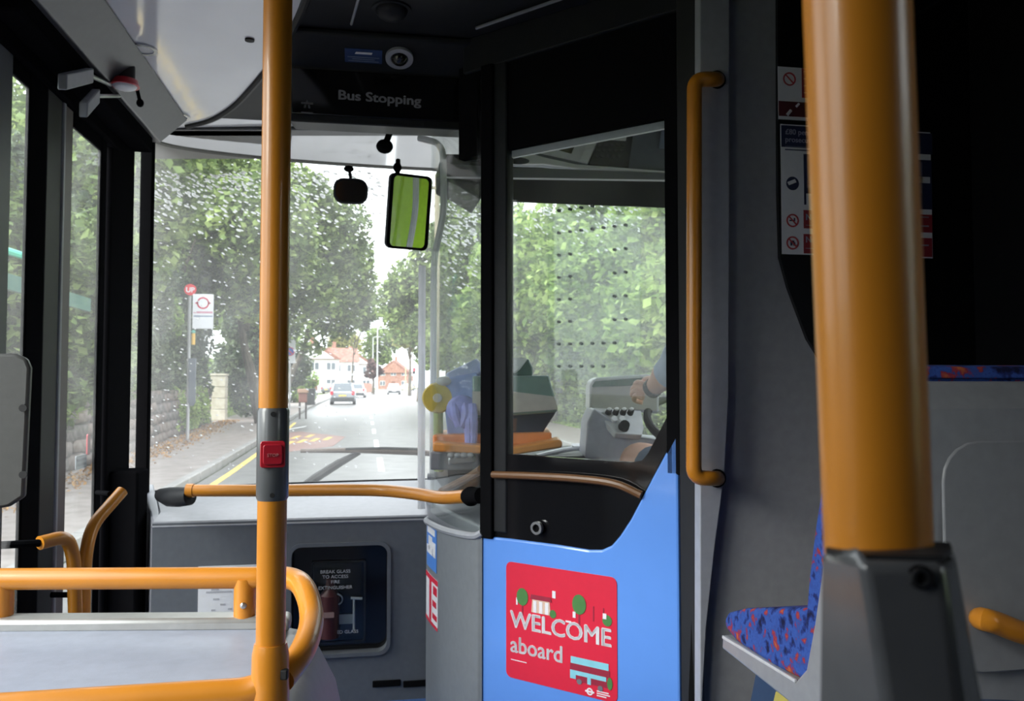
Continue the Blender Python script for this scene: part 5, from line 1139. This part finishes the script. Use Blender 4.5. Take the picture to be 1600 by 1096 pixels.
dc = BF(297.5, 453); rd_ = .14
MB().disc(Vector((dc.x, dc.y - .02, dc.z)), (0, 1, 0), rd_, .03, 28).build('stop_letter_disc', mat('disc_red', (.65, .04, .05), .4), bst)
text('UP', .17, Vector((dc.x, dc.y - .022, dc.z - .06)), vx, UZ, STWH, bst, align='CENTER', off=.02)
a, b = BF(294.5, 560), BF(305, 630); MB().box(a.x, b.x, bp_.y - .06, bp_.y - .01, b.z, a.z).build('timetable_case', mat('case_grey', (.13, .15, .18), .4), bst, bevel=.006)
MB().prism([(a.x + .02, bp_.y - .055, b.z), (b.x - .01, bp_.y - .055, b.z), (b.x - .05, bp_.y - .055, b.z - .07), (a.x + .03, bp_.y - .055, b.z - .07)], (0, .03, 0)).build('case_foot', mat('case_grey', (.13, .15, .18), .4), bst)
p = BF(302, 530); MB().tube([p + UZ * .14, p - UZ * .14], .045, 12).build('yellow_tag', mat('tag_amber', (.75, .45, .08), .5), bst); MB().ell(p + UZ * .17, (.05, .05, .05)).build('green_cap', mat('tag_green', (.15, .5, .4), .5), bst)
# no stopping sign, litter post, bin
sg = D(455, 650, 37); sgn_ = thing('road_sign', 'white parking restriction sign with blue disc on grey post', 'sign', gz(sg, -.23))
a, b = D(445, 530, 37), D(461.5, 568, 37); sc_ = (a + b) / 2
MB().tube([gz(sc_, -.23), Vector((sc_.x, sc_.y, a.z))], .035, 10).build('post', PG, sgn_)
MB().box(a.x, b.x, sc_.y - .05, sc_.y - .036, b.z, a.z).build('plate', STWH, sgn_, bevel=.004)
c = Vector((sc_.x, sc_.y - .051, sc_.z)); c.z -= .02
MB().disc(c, (0, -1, 0), .20, .004, 24).build('red_ring', RND, sgn_); MB().disc(c - Vector((0, .004, 0)), (0, -1, 0), .16, .004, 24).build('blue_disc', mat('sign_blue', (.05, .10, .50), .4), sgn_)
MB().obox(c - Vector((0, .010, 0)), Vector((.12, 0, -.12)), Vector((0, .002, 0)), Vector((.016, 0, .016))).build('red_bar', RND, sgn_)
lp = G(473, 655, -.23); lb = thing('litter_post', 'reddish brown post box on two legs beside the kerb', 'post', lp)
MB().box(lp.x - .16, lp.x + .16, lp.y - .1, lp.y + .1, .42, .78).build('box', mat('brown_box', (.24, .10, .08), .6), lb, bevel=.02); MB().box(lp.x - .2, lp.x + .2, lp.y - .14, lp.y + .14, .78, .95).build('cap', mat('tan_cap', (.42, .26, .18), .6), lb, bevel=.03)
for s_ in (-.12, .12): MB().box(lp.x + s_ - .035, lp.x + s_ + .035, lp.y - .04, lp.y + .04, -.23, .42).build('leg', mat('iron_leg', (.06, .05, .05), .6), lb)
wbp = G(485, 633, -.23); wb = thing('wheelie_bin', 'dark grey wheelie bin on the pavement by the parked cars', 'bin', wbp)
MB().loft([[wbp + Vector((x * .25, y * .3, 0)) for x, y in ((-1, -1), (1, -1), (1, 1), (-1, 1))], [wbp + Vector((x * .32, y * .36, 1.0)) for x, y in ((-1, -1), (1, -1), (1, 1), (-1, 1))]]).build('body', mat('bin_grey', (.07, .075, .08), .5), wb, bevel=.03)
MB().box(wbp.x - .34, wbp.x + .34, wbp.y - .40, wbp.y + .38, wbp.z + 1.0, wbp.z + 1.07).build('lid', mat('bin_grey', (.07, .075, .08), .5), wb, bevel=.02)
for s_ in (-.26, .26): MB().disc(wbp + Vector((s_ - .03, .32, .1)), (1, 0, 0), .1, .06, 14).build('wheel', RUB, wb)
# ------------------------------------------------------------------ cars
CGLASS = mat('car_glass', (.10, .12, .14), .08, coat=.5); TYRE = mat('tyre', (.02, .02, .02), .8)
def car(label, pos, heading, paint, hgt=1.5, wid=1.78, lng=4.2, group=None, rear=True, style='hatch'):
    """rear end faces the local -Y"""
    t = thing('car', label, 'car', pos, group); M_ = Matrix.Translation(Vector(pos)) @ Matrix.Rotation(heading, 4, 'Z'); w = wid / 2; l = lng / 2
    def X(*p): return M_ @ Vector(p)
    bp = [(-l, .35), (-l - .03, .55), (-l + .02, .90), (-l + .12, .98), (l - 1.1, .95), (l - .15, .78), (l, .60), (l, .35), (l - .3, .22), (-l + .3, .22)]
    def loftx(pf, ws, name, m, bev=.05): return MB().loft([[X(x, y * ky, z) for y, z in pf] for x, ky in ws]).build(name, m, t, bevel=bev)
    loftx(bp, [(-w, .96), (-w * .9, 1), (w * .9, 1), (w, .96)], 'body', paint)
    cp_ = [(-l + .08, .95), (-l + .35, hgt - .06), (-l + .6, hgt), (l - 2.3, hgt), (l - 1.9, hgt - .06), (l - 1.15, .93)]
    loftx(cp_, [(-w * .93, 1)] + [(-w * .74, 1)] + [(w * .74, 1), (w * .93, 1)], 'cabin', CGLASS, .03) if False else MB().loft([[X(s_ * (w * .92 if z < 1.0 else w * .76), y, z) for y, z in cp_] for s_ in (-1, 1)]).build('cabin', CGLASS, t, bevel=.03)
    rp_ = [(-l + .40, hgt - .03), (-l + .6, hgt + .015), (l - 2.3, hgt + .015), (l - 1.95, hgt - .04)]
    MB().loft([[X(s_ * w * .765, y, z) for y, z in rp_] for s_ in (-1, 1)]).build('roof', paint, t, bevel=.02)
    for s_ in (-1, 1):
        MB().prism([X(s_ * w * .80, -l + .30, hgt - .1), X(s_ * w * .66, -l + .30, hgt - .08), X(s_ * w * .78, -l + .02, .96), X(s_ * w * .93, -l + .06, .96)], M_.to_3x3() @ Vector((0, .12, .02))).build('rear_pillar', paint, t)
        MB().obox(X(s_ * w * .84, -l + .0, .84), M_.to_3x3() @ Vector((.10, 0, 0)), M_.to_3x3() @ Vector((0, .08, 0)), UZ * .14).build('tail_light', mat('tail_red', (.50, .03, .05), .3), t, bevel=.02)
        MB().obox(X(s_ * w * .75, l - .06, .66), M_.to_3x3() @ Vector((.17, 0, 0)), M_.to_3x3() @ Vector((0, .10, 0)), UZ * .08).build('head_light', STWH, t, bevel=.02)
        for y in (-l + .78, l - .85): c = X(s_ * w - s_ * .19, y, .31); ax_ = M_.to_3x3() @ Vector((s_, 0, 0)); wh = MB().disc(c, ax_, .31, .2, 20).build('wheel', TYRE, t, bevel=.02); MB().disc(c + ax_ * .195, ax_, .19, .012, 14).build('hub', ALU, wh)
    for e in (-1, 1):
        MB().obox(X(0, e * (l + .0), .42), M_.to_3x3() @ Vector((w * .92, 0, 0)), M_.to_3x3() @ Vector((0, .06, 0)), UZ * .12).build('bumper', mat('bumper_dark', (.05, .055, .06), .6), t, bevel=.03)
        MB().obox(X(0, e * (l + .05), .66 if e < 0 else .5), M_.to_3x3() @ Vector((.26, 0, 0)), M_.to_3x3() @ Vector((0, .01, 0)), UZ * .055).build('number_plate', YLN if e < 0 else STWH, t)
    return t
SIL = mat('paint_silver', (.42, .44, .48), .25, metal=.5, coat=.5); WHT = mat('paint_white', (.78, .78, .80), .25, coat=.5); GRY = mat('paint_grey', (.12, .13, .15), .25, coat=.5); YLW = mat('paint_pale_yellow', (.75, .72, .40), .25, coat=.5)
g = G(535, 633); car('silver hatchback with red tail lights parked by the left kerb', g + Vector((0, 2.1, 0)), R(0), SIL, 1.55)
g = G(558, 622); car('white car parked just ahead of the silver hatchback', g + Vector((0, 2.1, 0)), R(-2), WHT, 1.5)
g = G(616, 617); car('small pale car driving toward the bus in the far lane', g + Vector((0, 2.1, 0)), R(180), mat('paint_pale', (.55, .57, .60), .25, coat=.5), 1.5)
g = G(634, 610.5); car('pale yellow car turning at the far bend', g + Vector((0, 0, 0)), R(60), YLW, 1.5)
g = G(583, 612); car('dark car standing on a drive before the red fence', Vector((-5.2, 128, ROADZ)), R(-25), GRY, 1.6)
car('white car with long roof parked on the front drive behind the bin', Vector((-7.7, 62, ROADZ + .12)), R(-70), WHT, 1.6)
car('silver car parked on the front drive under the dark canopy', Vector((-6.8, 78, ROADZ + .12)), R(-60), SIL, 1.5)
# ------------------------------------------------------------------ houses
HW = mat('house_white_render', (.74, .73, .72), .8, var=.05, scale=1); ROOF = blotch('roof_tiles_red', [(.20, .09, .07), (.27, .13, .10), (.33, .18, .14)], scale=2, rough=.85); HB = blotch('house_brick', [(.28, .14, .10), (.36, .19, .14), (.42, .25, .2)], scale=3, rough=.9); WFR = mat('window_white_frame', (.7, .7, .7), .5)
def house(label, c, w, dpt, h, rz, wallm, ang, gable=True, group=None):
    t = thing('house', label, 'house', c, group); M_ = Matrix.Translation(Vector(c)) @ Matrix.Rotation(ang, 4, 'Z')
    X = lambda *p: M_ @ Vector(p); hw, hd = w / 2, dpt / 2
    MB().loft([[X(-hw, -hd, 0), X(hw, -hd, 0), X(hw, hd, 0), X(-hw, hd, 0)], [X(-hw, -hd, h), X(hw, -hd, h), X(hw, hd, h), X(-hw, hd, h)]]).build('wall', wallm, t)
    MB().prism([X(-hw - .3, -hd - .3, h), X(hw + .3, -hd - .3, h), X(0, -hd - .3, h + rz)] if gable else [X(-hw - .3, -hd - .3, h), X(-hw - .3, hd + .3, h), X(-hw - .3, 0, h + rz)], M_.to_3x3() @ (Vector((0, dpt + .6, 0)) if gable else Vector((w + .6, 0, 0)))).build('roof', ROOF, t)
    if gable: MB().prism([X(-hw * .8, -hd - .34, h + .1), X(hw * .8, -hd - .34, h + .1), X(0, -hd - .34, h + rz * .82)], M_.to_3x3() @ Vector((0, .06, 0))).build('gable', wallm, t)
    ch = [X(-.35, .5, h + rz * .6), X(.35, .5, h + rz * .6), X(.35, 1.1, h + rz * .6), X(-.35, 1.1, h + rz * .6)]; MB().prism(ch, UZ * (rz * .4 + 1.1)).build('chimney', HB, t)
    for face in (0, 1):
        span = hw if face == 0 else hd; k = 3 if span > 3 else 2
        for z in (.9, 3.5):
            for i in range(k):
                u = -span + (i + .5) * 2 * span / k
                if z < 1 and i == 1 and face == 0:
                    f = MB().prism([X(u - .45, -hd - .05, 0), X(u + .45, -hd - .05, 0), X(u + .45, -hd - .05, 2.05), X(u - .45, -hd - .05, 2.05)], M_.to_3x3() @ Vector((0, .08, 0))).build('door', mat('door_brown', (.2, .08, .05), .5), t); continue
                q = (lambda a, o, zz_: X(a, -hd - o, zz_)) if face == 0 else (lambda a, o, zz_: X(hw + o, a, zz_))
                nrm = M_.to_3x3() @ (Vector((0, 1, 0)) if face == 0 else Vector((-1, 0, 0)))
                f = MB().prism([q(u - .7, .06, z), q(u + .7, .06, z), q(u + .7, .06, z + 1.25), q(u - .7, .06, z + 1.25)], nrm * .1).build('window', WFR, t)
                for s_ in (-1, 1): MB().prism([q(u + s_ * .35 - .28, .08, z + .1), q(u + s_ * .35 + .28, .08, z + .1), q(u + s_ * .35 + .28, .08, z + 1.15), q(u + s_ * .35 - .28, .08, z + 1.15)], nrm * .04).build('pane', CGLASS, f)
    return t
GH = 'white houses along the left of the road'
for k, (px, d, lab) in enumerate(((488, 132, 'white house with red roof nearest to the wheelie bin'), (522, 148, 'white house in the middle behind the silver hatchback'), (548, 166, 'white gabled house farthest along the left, by the purple tree'))):
    c = gz(D(px, 600, d), ROADZ + .1); house(lab, c, 7.5, 8, 5.2, 2.6, HW, R(8), k != 1, GH)
c = gz(D(618, 600, 222), ROADZ + .1); house('pinkish brick house with gable at the far bend', c, 8.5, 8, 4.2, 3.4, HB, R(-10))
c = gz(D(700, 600, 120), ROADZ + .1)
# red brick fence at the bend, red canopy
fn = thing('garden_fence', 'low reddish board fence before the far bend', 'fence', (-3.6, 140, ROADZ))
for k in range(14):
    a = Vector((-4.6 + k * .38, 118 + k * 2.6, ROADZ)); b = a + Vector((.36, 2.5, 0)); MB().obox((a + b) / 2 + UZ * .8, (b - a) / 2, Vector((.04, 0, 0)), UZ * .8).build('board', mat('fence_red', (.42, .22, .16), .8, var=.15, scale=2), fn)
for k, (px, py0, d, lab) in enumerate(((590, 515, 100, 'tall grey lamp post at the left of the far bend'), (583, 528, 125, 'thin far lamp post behind the tall grey one'), (634, 548, 150, 'yellowish lamp post at the right of the far bend'))):
    t_ = D(px, py0, d); lpp = thing('lamp_post', lab, 'lamp post', gz(t_), None)
    MB().tube([gz(t_), Vector((t_.x, t_.y, t_.z))], [.11, .06], 10).build('pole', PG if k < 2 else mat('pole_ochre', (.5, .42, .25), .5), lpp)
    MB().tube([t_, t_ + Vector((.5, 0, .15)), t_ + Vector((1.1, 0, .12))], .05, 8).build('arm', PG, lpp); MB().ell(t_ + Vector((1.3, 0, .1)), (.22, .10, .06)).build('lantern', MID, lpp)
tl = D(647, 580, 140); tg = thing('traffic_signal', 'distant signal post showing red at the far bend', 'traffic light', gz(tl))
MB().tube([gz(tl), tl], .07, 8).build('post', GRY, tg); MB().box(tl.x - .2, tl.x + .2, tl.y - .1, tl.y + .1, tl.z - .5, tl.z + .5).build('head', BLACK, tg, bevel=.03); MB().disc(tl + Vector((0, -.11, .28)), (0, -1, 0), .28, .05, 14).build('red_lens', mat('signal_red', (.8, .03, .05), .4, emit=1.0), tg)
# tall pole on the right, green bar and cords at left
t_ = D(683, 330, 34); up_ = thing('utility_pole', 'pale wooden utility pole behind the clear screen', 'pole', gz(t_)); MB().tube([gz(t_), t_ + UZ * 1.5], [.13, .10], 10).build('shaft', mat('pale_wood', (.42, .36, .26), .8), up_); MB().box(t_.x - .7, t_.x + .7, t_.y - .05, t_.y + .05, t_.z + .9, t_.z + 1.0).build('crossarm', mat('pale_wood', (.42, .36, .26), .8), up_)
gb = thing('shelter_beam', 'dark green beam of a shelter seen through the entrance door', 'beam', D(60, 450, 6))
a, b = D(-60, 420, 5.2), D(138, 477, 7.0)
MB().obox((a + b) / 2, (b - a) / 2, Vector((.02, 0, 0)), UZ * .055).build('beam', mat('shelter_green', (.03, .10, .08), .45), gb)
MB().tube([a + (b - a) * .02, gz(a + (b - a) * .02)], .05, 10).build('post', mat('shelter_green', (.03, .10, .08), .45), gb)
MB().tube([a.lerp(b, .55), a.lerp(b, .55) + Vector((-.05, 0, .24)), a.lerp(b, .55) + Vector((-.25, 0, .30))], .03, 8).build('bracket', mat('shelter_bright_green', (.03, .30, .20), .45), gb)
# ------------------------------------------------------------------ wiper and rain on the windscreen
wp = thing('wiper', 'long windscreen wiper lying across the bottom of the windscreen', 'wiper', D(530, 745, 4.1))
dW = 4.07
MB().tube([D(470, 705, dW), D(560, 704, dW), D(654, 707, dW), D(700, 712, dW)], [.010, .014, .016, .012], 8).build('blade', mat('wiper_brown', (.09, .06, .045), .5), wp)
MB().tube([D(540, 702, dW - .01), D(600, 700.5, dW - .01), D(654, 702, dW - .01)], .006, 8).build('blade_spine', RUB, wp)
MB().tube([D(562, 707, dW + .02), D(530, 724, dW + .01), D(492, 748, dW), D(470, 765, dW)], [.012, .020, .022, .022], 8).build('arm', RUB, wp)
q_ = D(470, 765, dW); MB().tube([q_, Vector((q_.x, wy(q_.x) + .045, q_.z - .02))], .03, 12).build('spindle', RUB, wp)
drops_m = bpy.data.materials.new('rain_drop'); drops_m.use_nodes = True; t = drops_m.node_tree; t.nodes.clear()
o_ = t.nodes.new('ShaderNodeOutputMaterial'); gl_ = t.nodes.new('ShaderNodeBsdfGlass'); gl_.inputs['IOR'].default_value = 1.33; tl_ = t.nodes.new('ShaderNodeBsdfTranslucent'); mx_n = t.nodes.new('ShaderNodeMixShader'); mx_n.inputs[0].default_value = .55
t.links.new(gl_.outputs[0], mx_n.inputs[1]); t.links.new(tl_.outputs[0], mx_n.inputs[2]); t.links.new(mx_n.outputs[0], o_.inputs[0])
rng = random.Random(11); mb = MB()
def drop_at(px, py, s):
    r = ray(px, py); y = 3.9
    for _ in range(4): p = CAMP + r * (y / r.y); y = wy(max(-.92, min(1.5, p.x))) + .02 - max(0, (p.z - .7)) * .033
    p = CAMP + r * ((y + .004) / r.y); a = R(-25 + rng.uniform(-12, 12)); rt = Matrix.Rotation(-a, 3, 'Y')
    mb.ell(p, (s * rng.uniform(1.4, 3.0), s * .5, s), 6, 4, rt)
for k in range(520): drop_at(rng.uniform(236, 600), 268 + abs(rng.gauss(0, 42)), rng.uniform(.0025, .0055))
for k in range(420): drop_at(rng.uniform(236, 600), rng.uniform(270, 735), rng.uniform(.0016, .0034))
for k in range(160): drop_at(rng.uniform(690, 745), 315 + abs(rng.gauss(0, 70)), rng.uniform(.0025, .0055))
for k in range(130): drop_at(rng.uniform(792, 1000), 320 + abs(rng.gauss(0, 35)), rng.uniform(.0025, .0055))
mb.build('raindrops', drops_m, win1, kind='stuff')
